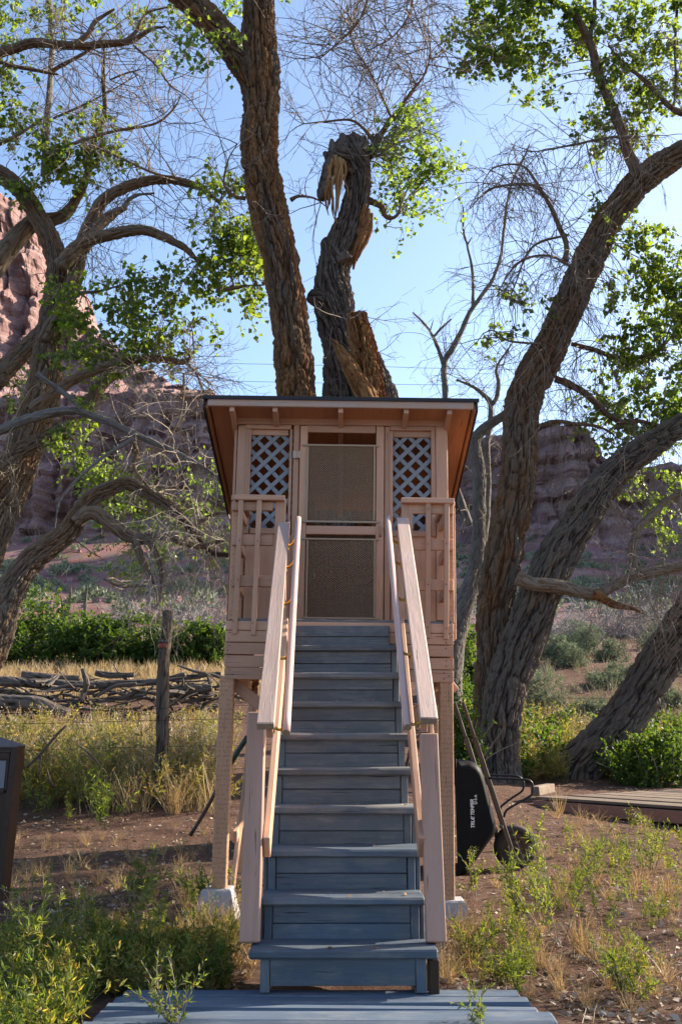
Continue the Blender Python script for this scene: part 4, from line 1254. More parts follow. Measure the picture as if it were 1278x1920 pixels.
tl.foliage(-420, 300, 330, 260, DL + 1, 2.0, 420, 12, .08, from_skel=False, shape=LEAF_O)
tl.foliage(-300, -100, 400, 120, DL + .5, 2.0, 300, 12, .08, from_skel=False, shape=LEAF_O)
V, F, A = join(tl.lv); world_part('outer_crown', V, F, M['leaf'], tl.root, A)
tl.lv = []
tl.finish('leaf', 'twig')

# --- the right-hand tree: forked trunk
DR = 17.3
base = U(925, 1450, DR)
tr = Tree('cottonwood_tree', 'huge forked cottonwood with split bark standing behind the wheelbarrow', (base[0], DR, float(gz(base[0], DR))), M['bark_right'], seed=51)
tr.limb('trunk', [(925, 1475, 82), (924, 1420, 74), (925, 1360, 72), (926, 1290, 72), (926, 1220, 66), (927, 1150, 66), (941, 1060, 74), (957, 960, 72), (967, 860, 70), (976, 790, 68), (990, 735, 72), (1006, 700, 74), (1036, 635, 66), (1070, 550, 64), (1096, 495, 64), (1122, 450, 62), (1158, 398, 60), (1196, 350, 58), (1238, 315, 54), (1278, 292, 50), (1350, 262, 46), (1440, 200, 40), (1500, 60, 34), (1520, -120, 28)], DR, spacing=.10, depth=.065, flare=.25)
tr.limb('trunk', [(935, 1475, 70), (938, 1400, 66), (950, 1310, 74), (968, 1230, 76), (992, 1150, 78), (1032, 1062, 76), (1080, 985, 68), (1128, 912, 62), (1165, 872, 56), (1210, 838, 50), (1270, 800, 44), (1350, 740, 38), (1440, 650, 30)], DR - .35, bark=M['bark_dark'], spacing=.09, depth=.06, flare=.2)
tr.limb('limb', [(968, 1084, 26), (1000, 1096, 26), (1040, 1100, 27), (1080, 1110, 25), (1112, 1116, 24), (1140, 1105, 21), (1175, 1086, 19), (1215, 1076, 20), (1278, 1062, 21), (1360, 1050, 20)], DR - .9, bark=M['bark_pale'], spacing=.05, depth=.015)
tr.limb('broken_limb', [(1112, 1112, 18), (1140, 1128, 16), (1162, 1136, 13), (1185, 1141, 9), (1206, 1150, 3)], DR - .95, bark=M['heartwood'], spacing=.03, depth=.012)
tr.limb('limb', [(1192, 1082, 13), (1186, 1050, 14), (1184, 1025, 14), (1200, 985, 14), (1225, 962, 13), (1255, 935, 12), (1300, 915, 10)], DR - .6, bark=M['bark_pale'], spacing=.04, depth=.01)
tr.limb('limb', [(1196, 330, 28), (1178, 290, 24), (1163, 245, 22), (1142, 190, 20), (1120, 135, 19), (1106, 85, 18), (1085, 40, 16), (1050, 10, 13), (1000, -8, 9)], DR - .3, spacing=.05, depth=.02)
tr.limb('branch', [(1104, 80, 11), (1112, 30, 10), (1115, -40, 8)], DR - .3)
tr.limb('branch', [(1290, 215, 16), (1262, 205, 13), (1230, 175, 11), (1195, 140, 9), (1165, 115, 7), (1140, 85, 4)], DR - .6)
tr.limb('branch', [(1197, 257, 8), (1140, 258, 6), (1080, 270, 5), (1020, 282, 4), (985, 285, 2)], DR - .6, bark=M['bark_grey'])
tr.limb('branch', [(1268, 20, 7), (1264, 90, 6), (1266, 150, 5), (1262, 200, 4)], DR - .6)
tr.limb('branch', [(1060, 490, 12), (1060, 455, 11), (1048, 425, 10), (1030, 385, 9), (1015, 360, 8), (998, 348, 7), (965, 346, 6), (925, 352, 5), (900, 370, 3), (880, 392, 2)], DR - .6)
tr.limb('branch', [(1018, 362, 6), (1000, 335, 6), (985, 315, 5), (960, 308, 4), (925, 315, 3), (905, 340, 2)], DR - .6)
tr.limb('branch', [(1065, 440, 5), (1010, 455, 5), (985, 480, 4), (970, 520, 3), (955, 560, 2)], DR - .6)
tr.limb('branch', [(1070, 500, 6), (1030, 480, 5), (985, 485, 5), (955, 510, 4), (935, 545, 2)], DR - .7)
tr.limb('branch', [(1010, 645, 5), (985, 643, 5), (950, 638, 4), (925, 620, 3), (905, 625, 2)], DR - .7)
tr.limb('limb', [(1040, 710, 16), (1070, 722, 15), (1100, 740, 13), (1130, 770, 12), (1160, 790, 10), (1200, 790, 8), (1240, 800, 6)], DR + .2)
tr.limb('limb', [(1070, 645, 9), (1110, 655, 10), (1150, 668, 9), (1195, 670, 8), (1240, 655, 6)], DR + .2)
tr.limb('branch', [(1005, 800, 9), (1040, 790, 9), (1080, 795, 8), (1120, 800, 6), (1150, 815, 4)], DR)
tr.twigs_from((880, 250, 1210, 640), 150, (.6, 1.6), .22, .38, 4, 2, .0065, up_end=.25, reach=.12)
tr.twigs_from((1060, 440, 1200, 700), 60, (.6, 1.6), .35, .4, 4, 3, .006, reach=.8)
tr.twigs_from((980, 640, 1250, 830), 110, (.6, 1.6), .30, .45, 4, 2, .006, up_end=.25, reach=.6)
tr.twigs_from((1100, 840, 1300, 1100), 110, (.6, 1.4), .35, .45, 4, 3, .006, up_end=.2, reach=.6)
tr.twigs_from((960, 60, 1290, 330), 90, (.6, 1.4), .20, .35, 4, 2, .006, reach=.2)
V, F, _ = join([(v, f, {}) for v, f in tr.tw]); world_part('dead_twigs', V, F, M['twig'], tr.root); tr.tw = []
for (cx, cy, rx, ry, n) in ((900, 90, 75, 55, 70), (960, 60, 80, 60, 90), (990, 125, 70, 45, 55), (940, 25, 110, 40, 80), (1040, 40, 90, 55, 80), (1130, 40, 90, 60, 70), (1215, 50, 80, 70, 80), (1240, 130, 60, 70, 60), (1180, 130, 70, 60, 44), (1150, 200, 70, 50, 40), (1230, 220, 60, 55, 46), (1120, 245, 60, 40, 22), (1010, 165, 45, 25, 16),
                           (1190, 430, 60, 45, 30), (1240, 470, 60, 60, 50), (1200, 520, 60, 60, 50), (1240, 570, 60, 60, 70), (1180, 600, 60, 55, 40), (1120, 395, 24, 20, 10), (990, 560, 30, 22, 8), (920, 620, 28, 20, 8), (950, 565, 20, 16, 5), (975, 610, 22, 14, 5)):
    tr.foliage(cx, cy, rx, ry, DR - .2, pxw((rx + ry) / 2, DR) * .9, int(n * 1.25), 14, .088)
V, F, A = join(tr.lv); world_part('crown', V, F, M['leaf'], tr.root, A); tr.lv = []
for (cx, cy, rx, ry, n) in ((1250, 620, 55, 45, 60), (1240, 690, 60, 45, 70), (1180, 690, 60, 40, 36), (1210, 745, 75, 45, 70), (1150, 740, 50, 40, 30), (1250, 790, 60, 50, 70), (1140, 800, 40, 30, 24), (1200, 820, 60, 35, 44), (1230, 920, 60, 40, 34), (1260, 980, 40, 40, 24), (1180, 890, 30, 25, 10)):
    tr.foliage(cx, cy, rx, ry, DR + .6, pxw((rx + ry) / 2, DR) * .9, int(n * 1.2), 14, .085)
V, F, A = join(tr.lv); world_part('lower_crown', V, F, M['leaf_pale'], tr.root, A); tr.lv = []
# leaf clusters added to the crown, out of the picture, to shade the yard
for (x, y, z, e, n) in ((7.6, 16.5, 9.4, 1.7, 190), (9.6, 15.0, 8.6, 1.7, 220), (7.6, 13.2, 7.6, 1.3, 120), (10.5, 18.2, 10.2, 2.0, 180), (9.2, 13.4, 7.6, 1.4, 170), (11.0, 13.6, 9.0, 1.6, 140)):
    k = y / CP
    cx = 639 + F_PX * x / (y * CP + (z - EYE) * SP); cy = 960 - F_PX * ((z - EYE) * CP - y * SP) / (y * CP + (z - EYE) * SP)
    tr.foliage(cx, cy, e * F_PX / y, e * .8 * F_PX / y, y, e, n, 13, .10, from_skel=False, shape=LEAF_O)
V, F, A = join(tr.lv); world_part('outer_crown', V, F, M['leaf'], tr.root, A); tr.lv = []
tr.finish('leaf', 'twig')

# --- leaning trunk at the right edge
DN = 17.9
base = U(1088, 1472, DN)
tn = Tree('cottonwood_tree', 'thick trunk leaning hard right from behind the boardwalk', (base[0], DN, float(gz(base[0], DN))), M['bark_dark'], seed=71)
tn.limb('trunk', [(1078, 1492, 92), (1092, 1448, 84), (1118, 1405, 78), (1150, 1360, 76), (1188, 1310, 75), (1232, 1250, 76), (1280, 1185, 74), (1340, 1090, 68), (1400, 960, 60), (1450, 800, 50), (1480, 600, 40)], DN, bark=M['bark_dark'], spacing=.10, depth=.06, flare=.2)
for (cx, cy, rx, ry, n) in ((1440, 700, 90, 120, 60), (1480, 520, 120, 120, 70)):
    tn.foliage(cx, cy, rx, ry, DN, .9, n, 13, .09)
for (x, y, z, e, n) in ((13.2, 11.8, 8.4, 1.3, 60), (14.8, 13.2, 9.2, 1.4, 70), (12.6, 9.8, 7.6, 1.1, 40), (11.6, 16.5, 10.5, 1.6, 90), (15.2, 10.6, 8.8, 1.2, 44)):  # leaf clusters added out of view to dapple the right yard
    cx = 639 + F_PX * x / (y * CP + (z - EYE) * SP); cy = 960 - F_PX * ((z - EYE) * CP - y * SP) / (y * CP + (z - EYE) * SP)
    tn.foliage(cx, cy, e * F_PX / y, e * .8 * F_PX / y, y, e, n, 13, .10, from_skel=False, shape=LEAF_O)
tn.finish('leaf', 'twig')

# --- grey dead tree between the hut and the right tree
DG = 19.5
base = U(846, 1330, DG)
tg = Tree('dead_tree', 'bare silver grey dead tree between the hut and the forked trunk', (base[0], DG, float(gz(base[0], DG))), M['bark_grey'], seed=91, group='dead trees behind the hut')
tg.limb('trunk', [(836, 1400, 60), (842, 1290, 52), (852, 1210, 46), (868, 1140, 42), (888, 1085, 34), (896, 1020, 27), (898, 950, 25), (897, 890, 25), (890, 850, 26), (892, 825, 24), (912, 803, 20), (940, 783, 17), (965, 762, 14), (990, 740, 10)], DG, spacing=.05, depth=.012)
tg.limb('limb', [(880, 985, 16), (866, 945, 15), (852, 905, 14), (846, 880, 12), (830, 840, 9), (820, 790, 6)], DG + .4, spacing=.05, depth=.01)
tg.limb('limb', [(905, 1030, 14), (912, 960, 13), (914, 890, 13), (912, 835, 12), (918, 790, 11), (918, 755, 10), (900, 735, 8), (880, 722, 6), (855, 712, 5)], DG + .8, spacing=.05, depth=.01)
tg.limb('limb', [(918, 765, 9), (932, 740, 9), (934, 715, 8), (930, 690, 5), (952, 655, 4), (962, 640, 2)], DG + .8)
tg.limb('limb', [(838, 850, 13), (836, 780, 12), (834, 735, 12), (832, 680, 12), (846, 655, 12), (862, 625, 11), (878, 590, 10), (900, 556, 9), (922, 525, 8), (938, 480, 7), (944, 430, 6), (950, 380, 5), (962, 335, 5), (984, 290, 4), (992, 270, 2)], DG + .3)
tg.limb('branch', [(886, 578, 7), (886, 540, 6), (884, 500, 6), (876, 465, 5), (868, 430, 5), (868, 395, 3), (866, 384, 2)], DG + .3)
tg.limb('branch', [(876, 458, 4), (884, 445, 2)], DG + .3)
tg.limb('branch', [(830, 682, 9), (820, 650, 8), (808, 625, 6), (790, 602, 5), (773, 586, 3)], DG + .3)
tg.limb('branch', [(812, 632, 6), (830, 612, 5), (846, 598, 3)], DG + .3)
tg.limb('branch', [(806, 620, 3), (812, 600, 1.5)], DG + .3)
tg.twigs_from((780, 620, 1000, 860), 60, (.5, 1.3), .05, .4, 4, 2, .006, up=.2, reach=.2)
tg.twigs_from((920, 280, 1000, 420), 30, (.5, 1.2), .25, .4, 4, 2, .006, reach=.2)
tg.twigs_from((850, 860, 930, 1080), 16, (.5, 1.1), .15, .4, 4, 2, .006, reach=.2)
tg.finish('leaf', 'twig')

# ------------------------------------------------------------------ boardwalk at the right
def ray_at_z(px, py, z):
    u, v = (px - 639) / F_PX, (960 - py) / F_PX
    k = (z - EYE) / (SP + v * CP)
    return np.array([u * k, (CP - v * SP) * k, z])
BZ = .40
fl, fr = ray_at_z(1000, 1494, BZ), ray_at_z(1278, 1513, BZ)
bdir = unit((fr - fl)[None])[0]
bw = empty('boardwalk', tuple(fl), 'low weathered plank boardwalk under the leaning trunk', 'boardwalk')
perp = np.array([-bdir[1], bdir[0], 0.0])
if perp[1] < 0: perp = -perp
npl, pwid = 24, .150
for k in range(npl):
    a = perp * (k * pwid + pwid / 2) + bdir * random.uniform(-.05, .03)
    bb = a + bdir * 5.2
    dz = random.uniform(-.006, .006)
    beam('plank', bw, (a[0], a[1], -.02 + dz), (bb[0], bb[1], -.02 + dz + random.uniform(-.006, .006)), pwid - .014, .036, M['boardwalk'], tuple(perp), .006, .002)
for k, (z0, z1) in enumerate(((-.19, -.045),)):
    a, bb = -perp * .005, bdir * 5.2 - perp * .005
    beam('edge_board', bw, (a[0], a[1], (z0 + z1) / 2), (bb[0], bb[1], (z0 + z1) / 2), z1 - z0, .04, M['boardwalk_edge'], (0, 0, 1), .005, .002)
a, bb = bdir * .0 , perp * (npl * pwid)
beam('edge_board', bw, (a[0], a[1], -.12), (bb[0], bb[1], -.12), .14, .04, M['boardwalk_edge'], (0, 0, 1), .005, .002)
# loose block lying on the boardwalk's near corner
q0, q1 = ray_at_z(1002, 1484, BZ + .06), ray_at_z(1032, 1477, BZ + .06)
blk = beam('timber_block', None, q0, q1, .12, .12, M['boardwalk'], (0, 0, 1), .008, .004)
tag(blk, 'short sawn timber block lying beside the boardwalk corner behind the wheelbarrow', 'timber')
q0, q1 = ray_at_z(955, 1489, BZ - .12), ray_at_z(996, 1491, BZ - .12)
blk = beam('timber_plank', None, q0, q1, .05, .5, M['boardwalk'], (0, 0, 1), .008, .004)
tag(blk, 'short grey plank on the dirt between tree foot and boardwalk', 'timber')

# ------------------------------------------------------------------ wheelbarrow tipped up against the hut
WD = 9.5
wroot = U(935, 1632, WD)
wbw = empty('wheelbarrow', (wroot[0], WD, float(gz(wroot[0], WD))), 'black wheelbarrow tipped upright against the hut with its wooden handles up', 'wheelbarrow')
outline = [(853, 1423), (862, 1424), (878, 1425), (892, 1431), (901, 1441), (907, 1458), (918, 1502), (929, 1545), (930, 1556), (925, 1566), (905, 1594), (886, 1621), (877, 1634), (869, 1641), (860, 1641)]
def tray_ring(Yn, shrink):
    c = np.array([880, 1535.])
    return np.array([U(*(c + (np.array(p) - c) * s_), Yn) for p, s_ in zip(outline, [1 - shrink * (0 if i in (0, len(outline) - 1) else 1) for i in range(len(outline))])])
rings = [tray_ring(WD - .19, .15), tray_ring(WD - .18, .09), tray_ring(WD - .155, .045), tray_ring(WD - .11, .012), tray_ring(WD - .06, 0), tray_ring(WD + .36, 0), tray_ring(WD + .41, .012), tray_ring(WD + .455, .045), tray_ring(WD + .48, .09), tray_ring(WD + .49, .15)]
no = len(outline)
V = np.vstack(rings)
Fq = []
for r_ in range(len(rings) - 1):
    for k in range(no - 1):
        a = r_ * no + k
        Fq.append([a, a + 1, a + no + 1, a + no])
V = np.vstack([V])
cap0 = [list(range(no))[::-1]]
me = bpy.data.meshes.new('tray')
nq_ = len(Fq)
me.from_pydata([tuple(v - np.array(wbw.location)) for v in V], [], Fq + [list(range(no - 1, -1, -1)), list(range((len(rings) - 1) * no, len(rings) * no))])
me.polygons.foreach_set('use_smooth', np.array([True] * nq_ + [False, False]))
tray = link('tray', me, M['black'], wbw)
sol = tray.modifiers.new('thickness', 'SOLIDIFY'); sol.thickness = .006; sol.offset = -1
# rolled lip
lip = [rings[0][0], rings[0][-1], rings[-1][-1], rings[-1][0], rings[0][0]]
parts = [tube([lip[i], lip[i] + (lip[i + 1] - lip[i]) * .5, lip[i + 1]], [.011] * 3, 8, .1)[:2] + ({},) for i in range(4)]
V, F, _ = join(parts); world_part('tray_lip', V, F, M['black'], wbw, None, True)
def wbeam(name, A, B, w, t, mat, up=(0, 1, 0), par=None):
    L0 = np.array(wbw.location)
    return beam(name, par or wbw, A - L0, B - L0, w, t, mat, up, .005)
for (t0, t1, Yt, Yb) in (((867, 1316), (971, 1634), WD - .08, WD + .10), ((852, 1318), (950, 1628), WD + .42, WD + .26)):
    A, B = U(*t1, Yb), U(*t0, Yt)
    g = A + (B - A) * .78
    wbeam('handle', A, g, .034, .046, M['handle_wood'])
    wbeam('grip', g, B, .026, .030, M['handle_wood'])
# wheel
wc = U(965, 1588, WD + .18)
wr = pxw(38.5, WD + .18)
wheel = empty('wheel', tuple(wc - np.array(wbw.location)), parent=wbw)
def ring_mesh(Rm, rt, n=40, m_=14, sq=1.0):
    th = np.linspace(0, 2 * np.pi, n, endpoint=False); ph = np.linspace(0, 2 * np.pi, m_, endpoint=False)
    rr = Rm + rt * np.cos(ph)[None, :]
    V = np.stack([rr * np.cos(th)[:, None], np.broadcast_to(rt * sq * np.sin(ph)[None, :], (n, m_)), rr * np.sin(th)[:, None]], -1).reshape(-1, 3)
    i, j = np.arange(n)[:, None], np.arange(m_)[None, :]
    F = np.stack([i * m_ + j, i * m_ + (j + 1) % m_, ((i + 1) % n) * m_ + (j + 1) % m_, ((i + 1) % n) * m_ + j], -1).reshape(-1, 4)
    return V, F
V, F = ring_mesh(wr - .044, .044); link('tyre', mesh_np('tyre', V, F, None, True), M['rubber'], wheel)
prof = [(0, .05), (.022, .05), (.022, .02), (.06, .016), (.085, .028), (wr - .078, .030), (wr - .070, .036)]
n_ = 32
th = np.linspace(0, 2 * np.pi, n_, endpoint=False)
Vs, Fs = [], []
for sgn in (-1, 1):
    o_ = len(Vs) * 0 + sum(len(v) for v in Vs)
    v = np.array([[r_ * math.cos(t), sgn * y_, r_ * math.sin(t)] for r_, y_ in prof for t in th])
    Vs.append(v)
    for a in range(len(prof) - 1):
        for k in range(n_):
            f = [o_ + a * n_ + k, o_ + a * n_ + (k + 1) % n_, o_ + (a + 1) * n_ + (k + 1) % n_, o_ + (a + 1) * n_ + k]
            Fs.append(f if sgn < 0 else f[::-1])
link('rim', mesh_np('rim', np.vstack(Vs), np.array(Fs), None, False), M['rust'], wheel)
V, F, _ = tube([(0, -.13, 0), (0, .13, 0)], [.008, .008], 10, .2); link('axle', mesh_np('axle', V, F, None, True), M['rust'], wheel)
for path, Y in (([(916, 1459), (950, 1460), (986, 1462), (995, 1466), (998, 1474), (996, 1490), (975, 1503), (949, 1519), (944, 1532)], WD - .02), ([(912, 1453), (945, 1454), (968, 1455), (977, 1460), (981, 1468), (979, 1482), (958, 1497), (940, 1511), (934, 1522)], WD + .36)):
    P = np.array([U(x, y, Y) for x, y in path])
    V, F, _ = tube(P, [.0105] * len(P), 10, .03); world_part('leg', V, F, M['frame_black'], wbw, None, True)
V, F, _ = tube([U(903, 1598, WD + .1), U(955, 1596, WD + .14)], [.004, .004], 6, .2); world_part('brace', V, F, M['rust'], wbw, None, True)
wbeam('crosspiece', U(940, 1551, WD - .02), U(938, 1549, WD + .36), .03, .03, M['handle_wood'], (0, 0, 1))

def lettering(name, body, size, ext, mat, par, loc, rot, shear=0., offset=0., spacing=1.):
    cu = bpy.data.curves.new(name, 'FONT')
    cu.body = body; cu.size = size; cu.extrude = ext; cu.shear = shear; cu.offset = offset; cu.space_character = spacing
    cu.align_x = 'CENTER'; cu.align_y = 'CENTER'
    tmp = bpy.data.objects.new(name, cu); COL.objects.link(tmp)
    bpy.context.view_layer.update()
    me = bpy.data.meshes.new_from_object(tmp.evaluated_get(bpy.context.evaluated_depsgraph_get()))
    bpy.data.objects.remove(tmp)
    o = link(name, me, mat, par, loc); o.rotation_euler = rot
    return o
L0 = np.array(wbw.location)
side_y = WD - .194
tp = U(885.5, 1526, side_y) - L0
lettering('lettering', 'TRUE TEMPER', .045, .0008, M['white_print'], wbw, tuple(tp), (math.pi / 2, -math.pi / 2, 0), .25, .0006, .88)
tp = U(891.5, 1499, side_y) - L0
lettering('lettering', 'U\u00b7S\u00b7A', .032, .0008, M['white_print'], wbw, tuple(tp), (math.pi / 2, -math.pi / 2, 0), 0, .0006, 1.1)

# ------------------------------------------------------------------ dark wooden bin at the left edge
BY = 7.3
b0 = U(-60, 1690, BY)
bn = empty('wooden_bin', (b0[0], BY, float(gz(b0[0], BY))), 'dark brown wooden bin with pale recessed panel and grey hipped cap', 'bin')
def quadbox(name, c4, Y0, Y1, mat, par=bn):
    """box whose front face has these four photograph corners (tl, tr, br, bl) on Y0"""
    fr_ = [U(x, y, Y0) for x, y in c4]
    bk = [p + np.array([0, Y1 - Y0, 0]) for p in fr_]
    V = np.array(fr_ + bk) - np.array(bn.location)
    F = np.array([[0, 3, 2, 1], [4, 5, 6, 7], [0, 1, 5, 4], [1, 2, 6, 5], [2, 3, 7, 6], [3, 0, 4, 7]])
    return link(name, mesh_np(name, V, F), mat, par)
BWd = M['brown_wood']
quadbox('body', [(-150, 1410), (20, 1410), (-14, 1700), (-170, 1700)], BY + .03, BY + .20, BWd)
quadbox('corner_post', [(22, 1400), (34, 1399), (2, 1690), (-10, 1690)], BY - .01, BY + .17, BWd)
quadbox('top_rail', [(-150, 1400), (21.5, 1400), (20.5, 1409), (-150, 1409)], BY - .005, BY + .028, BWd)
quadbox('panel_frame', [(-130, 1411), (19, 1411), (17.5, 1424), (-130, 1424)], BY + .005, BY + .028, BWd)
quadbox('panel_frame', [(13.5, 1425), (17.5, 1425), (12, 1482), (8, 1482)], BY + .005, BY + .028, BWd)
quadbox('panel_frame', [(-130, 1479), (7.5, 1479), (7, 1486), (-130, 1486)], BY + .005, BY + .028, BWd)
quadbox('pale_panel', [(-120, 1426), (12.5, 1426), (7.5, 1478), (-120, 1478)], BY + .018, BY + .029, M['pale_panel'])
quadbox('stile', [(10, 1488), (20, 1487), (-9, 1690), (-19, 1690)], BY + .004, BY + .028, BWd)
c = U(-60, 1372, BY + .09)
e = [U(-160, 1399, BY - .02), U(33, 1398, BY - .02), U(33, 1398, BY - .02) + np.array([0, .21, 0]), U(-160, 1399, BY - .02) + np.array([0, .21, 0])]
V = np.array(e + [p + np.array([0, 0, -.012]) for p in e] + [c + np.array([-.12, 0, 0]), c + np.array([.12, 0, 0])]) - np.array(bn.location)
link('cap', mesh_np('cap', V, [np.array([[0, 4, 5, 1], [1, 5, 6, 2], [2, 6, 7, 3], [3, 7, 4, 0], [0, 1, 9, 8], [2, 3, 8, 9]]), np.array([[1, 2, 9], [3, 0, 8]])]), M['cap_grey'], bn)

# ------------------------------------------------------------------ fence, poles, wires
FD = 13.0
pb = U(298, 1512, FD)
fp = empty('wire_fence', (pb[0], FD, float(gz(pb[0], FD))), 'old wire fence with a tall dark round post', 'fence')
P = [U(297, 1530, FD), U(300, 1480, FD), U(303, 1400, FD), U(306, 1300, FD), U(310, 1220, FD), U(313, 1147, FD)]
V, F, A = tube(P, [pxw(w, FD) / 2 for w in (27, 26, 25, 24, 22, 21)], 26, .05, (.05, .012), 404)
world_part('post', V, F, M['log'] if 0 else M['bark_dark'], fp, A)
for (yl, yr) in ((1334, 1322), (1354, 1347), (1404, 1396), (1452, 1440)):
    pts = [U(-120, yl + 6, FD + .6), U(100, yl + 2, FD + .3), U(297, (yl + yr) / 2, FD - .09), U(420, yr + 2, FD + .05), U(640, yr - 4, FD + .3)]
    V, F, _ = tube(pts, [.0032] * 5, 5, .4, cap=False); world_part('wire', V, F, M['wire'], fp, None, True)
V, F, _ = tube([U(309, 1204, FD), U(309.1, 1201.5, FD)], [pxw(24, FD) / 2] * 2, 20, .1); world_part('ribbon', V, F, M['cap_grey'], fp)
V, F, _ = tube([U(308.6, 1215, FD), U(309, 1207.5, FD)], [pxw(23.5, FD) / 2] * 2, 20, .1)
mred = plain('faded_red_tape', (.28, .06, .04), .7, 0, .2, 20, 0)
world_part('ribbon', V, F, mred, fp)
rf = empty('wire_fence', tuple(gpt(5.2, 20.5)), 'thin strands of wire fence crossing behind the forked trunk', 'fence')
for (yl, yr) in ((1306, 1309), (1354, 1357), (1390, 1396)):
    V, F, _ = tube([U(840, yl, 20.3), U(1060, yl + 3, 20.4), U(1300, yr, 20.6)], [.004] * 3, 5, .5, cap=False); world_part('wire', V, F, M['wire'], rf, None, True)
# leaning pole and green tube left of the front post
V, F, A = tube([U(357, 1566, 8.6), U(385, 1520, 8.5), U(410, 1474, 8.4), U(440, 1420, 8.3)], [.016, .017, .016, .016], 10, .08, (.02, .003), 5)
o = link('leaning_pole', mesh_np('leaning_pole', V, F, A, True), M['handle_wood']); tag(o, 'thin wooden pole propped against the left front post', 'pole')
V, F, A = tube([U(432, 1432, 8.15), U(449, 1404, 8.13), U(464, 1382, 8.1)], [.021] * 3, 12, .08)
o = link('green_tube', mesh_np('green_tube', V, F, None, True), M['green_tube']); tag(o, 'dark green padded tube sloping beneath the hut', 'tube')
V, F, A = tube([U(755, 1470, 9.2), U(765, 1420, 9.1), U(778, 1360, 9.0)], [.014] * 3, 8, .08)
o = link('leaning_pole', mesh_np('leaning_pole', V, F, A, True), M['handle_wood']); tag(o, 'dark wooden pole leaning beneath the stairs on the wheelbarrow side', 'pole')
# power lines far behind
for k, (yl, yr) in enumerate(((684, 692), (717, 722))):
    V, F, _ = tube([U(-400, yl - 30, 118), U(300, yl - 6, 118), U(710, yl + 3, 118), U(900, yr, 118), U(1700, yr + 4, 118)], [.028] * 5, 5, 8, cap=False)
    o = link('power_line', mesh_np('power_line', V, F, None, True), M['wire'])
    tag(o, ('upper' if k == 0 else 'lower') + ' of the two thin power lines crossing the sky right of the broken stub', 'power line', 'power lines')

# ------------------------------------------------------------------ log pile
LG = 'logs in the driftwood pile'
logs = [([(-40, 1272, 15), (83, 1282, 14), (186, 1284, 13), (296, 1280, 11), (350, 1270, 8)], 21.6, 'longest silver log lying across the driftwood pile'),
        ([(46, 1266, 15), (90, 1270, 13), (155, 1273, 9)], 22.2, 'short rough log on top of the pile, farthest from the hut'),
        ([(182, 1264, 10), (215, 1265, 11), (256, 1267, 8)], 22.3, 'short dark log on top of the middle of the pile'),
        ([(-40, 1311, 26), (30, 1318, 27), (85, 1327, 26), (134, 1342, 20)], 20.4, 'thick brown log at the bottom front of the pile'),
        ([(308, 1296, 19), (350, 1292, 18), (394, 1287, 13)], 21.0, 'pale log end beside the fence post towards the hut'),
        ([(160, 1257, 8), (166, 1283, 10), (163, 1298, 9), (156, 1316, 7)], 20.7, 'upright grey stick standing in the middle of the pile'),
        ([(190, 1305, 4), (222, 1291, 6), (258, 1281, 5)], 20.9, 'thin pale branch sloping up across the pile'),
        ([(222, 1305, 8), (244, 1297, 8), (264, 1286, 6)], 20.6, 'short forked pale stick sloping up beside the fence post'),
        ([(312, 1272, 6), (350, 1268, 8), (412, 1260, 7)], 21.3, 'dark branch on top of the pile next to the hut'),
        ([(328, 1246, 3), (360, 1253, 5), (398, 1264, 6), (420, 1272, 5)], 21.1, 'dark pointed branch sloping down towards the hut'),
        ([(92, 1296, 5), (130, 1289, 6), (178, 1287, 4)], 21.0, 'thin grey stick just under the longest log'),
        ([(388, 1264, 8), (391, 1283, 8)], 20.9, 'stubby upright stick beside the hut post'),
        ([(-10, 1290, 10), (40, 1300, 10), (100, 1312, 7)], 21.0, 'dark crooked log under the longest log at the picture edge'),
        ([(255, 1292, 6), (280, 1298, 7), (310, 1302, 5)], 20.9, 'small dark stick low in the pile behind the fence post')]
for k, (pts, D, lab) in enumerate(logs):
    P, R = PP3(pts, D)
    R = R * 1.15
    P = P + RNG.normal(0, .02, P.shape)
    P[:, 1] += RNG.uniform(-.5, .5)
    V, F, A = tube(P, R, 22 if R.max() > .05 else 10, .07, (.05, .02) if R.max() > .04 else None, 700 + k * 7)
    c0 = V.mean(0)
    o = link('log' if R.max() > .06 else 'driftwood_stick', mesh_np('log', V - c0, F, A, False), M['log'], None, tuple(c0))
    tag(o, lab, 'log', LG)
# tangle of small broken sticks in the pile
n = 240
px_, py_ = RNG.uniform(-40, 420, n), RNG.uniform(1276, 1345, n)
st_ = np.array([U(a, b_, d) for a, b_, d in zip(px_, py_, RNG.uniform(20.9, 22.5, n))])
dr = RNG.normal(size=(n, 3)) * np.array([1, .5, .06])
T = grow(st_, dr, RNG.uniform(.3, 1.1, n), RNG, 5, 0, .3, .1)
V, F = tube_batch(T, RNG.uniform(.015, .05, n), RNG.uniform(.006, .02, n), 5)
o = link('driftwood_debris', mesh_np('driftwood_debris', V, F, {'bark_co': V * np.array([1, 1, 4.]), 'furrow': np.ones(len(V))}), M['log'])
tag(o, 'tangle of small broken sticks and bark in the log pile', 'driftwood', kind='stuff')

# ------------------------------------------------------------------ plants
def ghits(px, py, y0=3.6, y1=60., step=700):
    px, py = np.asarray(px, float), np.asarray(py, float)
    ys = y0 * (y1 / y0) ** np.linspace(0, 1, step)
    out = np.zeros((len(px), 3))
    for s in range(0, len(px), 500):
        u, v = ((px[s:s + 500] - 639) / F_PX)[:, None], ((960 - py[s:s + 500]) / F_PX)[:, None]
        k = ys[None] / (CP - v * SP)
        z = EYE + (SP + v * CP) * k
        hit = z <= gz(u * k, np.broadcast_to(ys[None], k.shape), False)
        i = np.where(hit.any(1), hit.argmax(1), step - 1)
        r_ = np.arange(len(i))
        out[s:s + 500, 0] = (u * k)[r_, i]; out[s:s + 500, 1] = ys[i]
    out[:, 2] = gz(out[:, 0], out[:, 1])
    return out

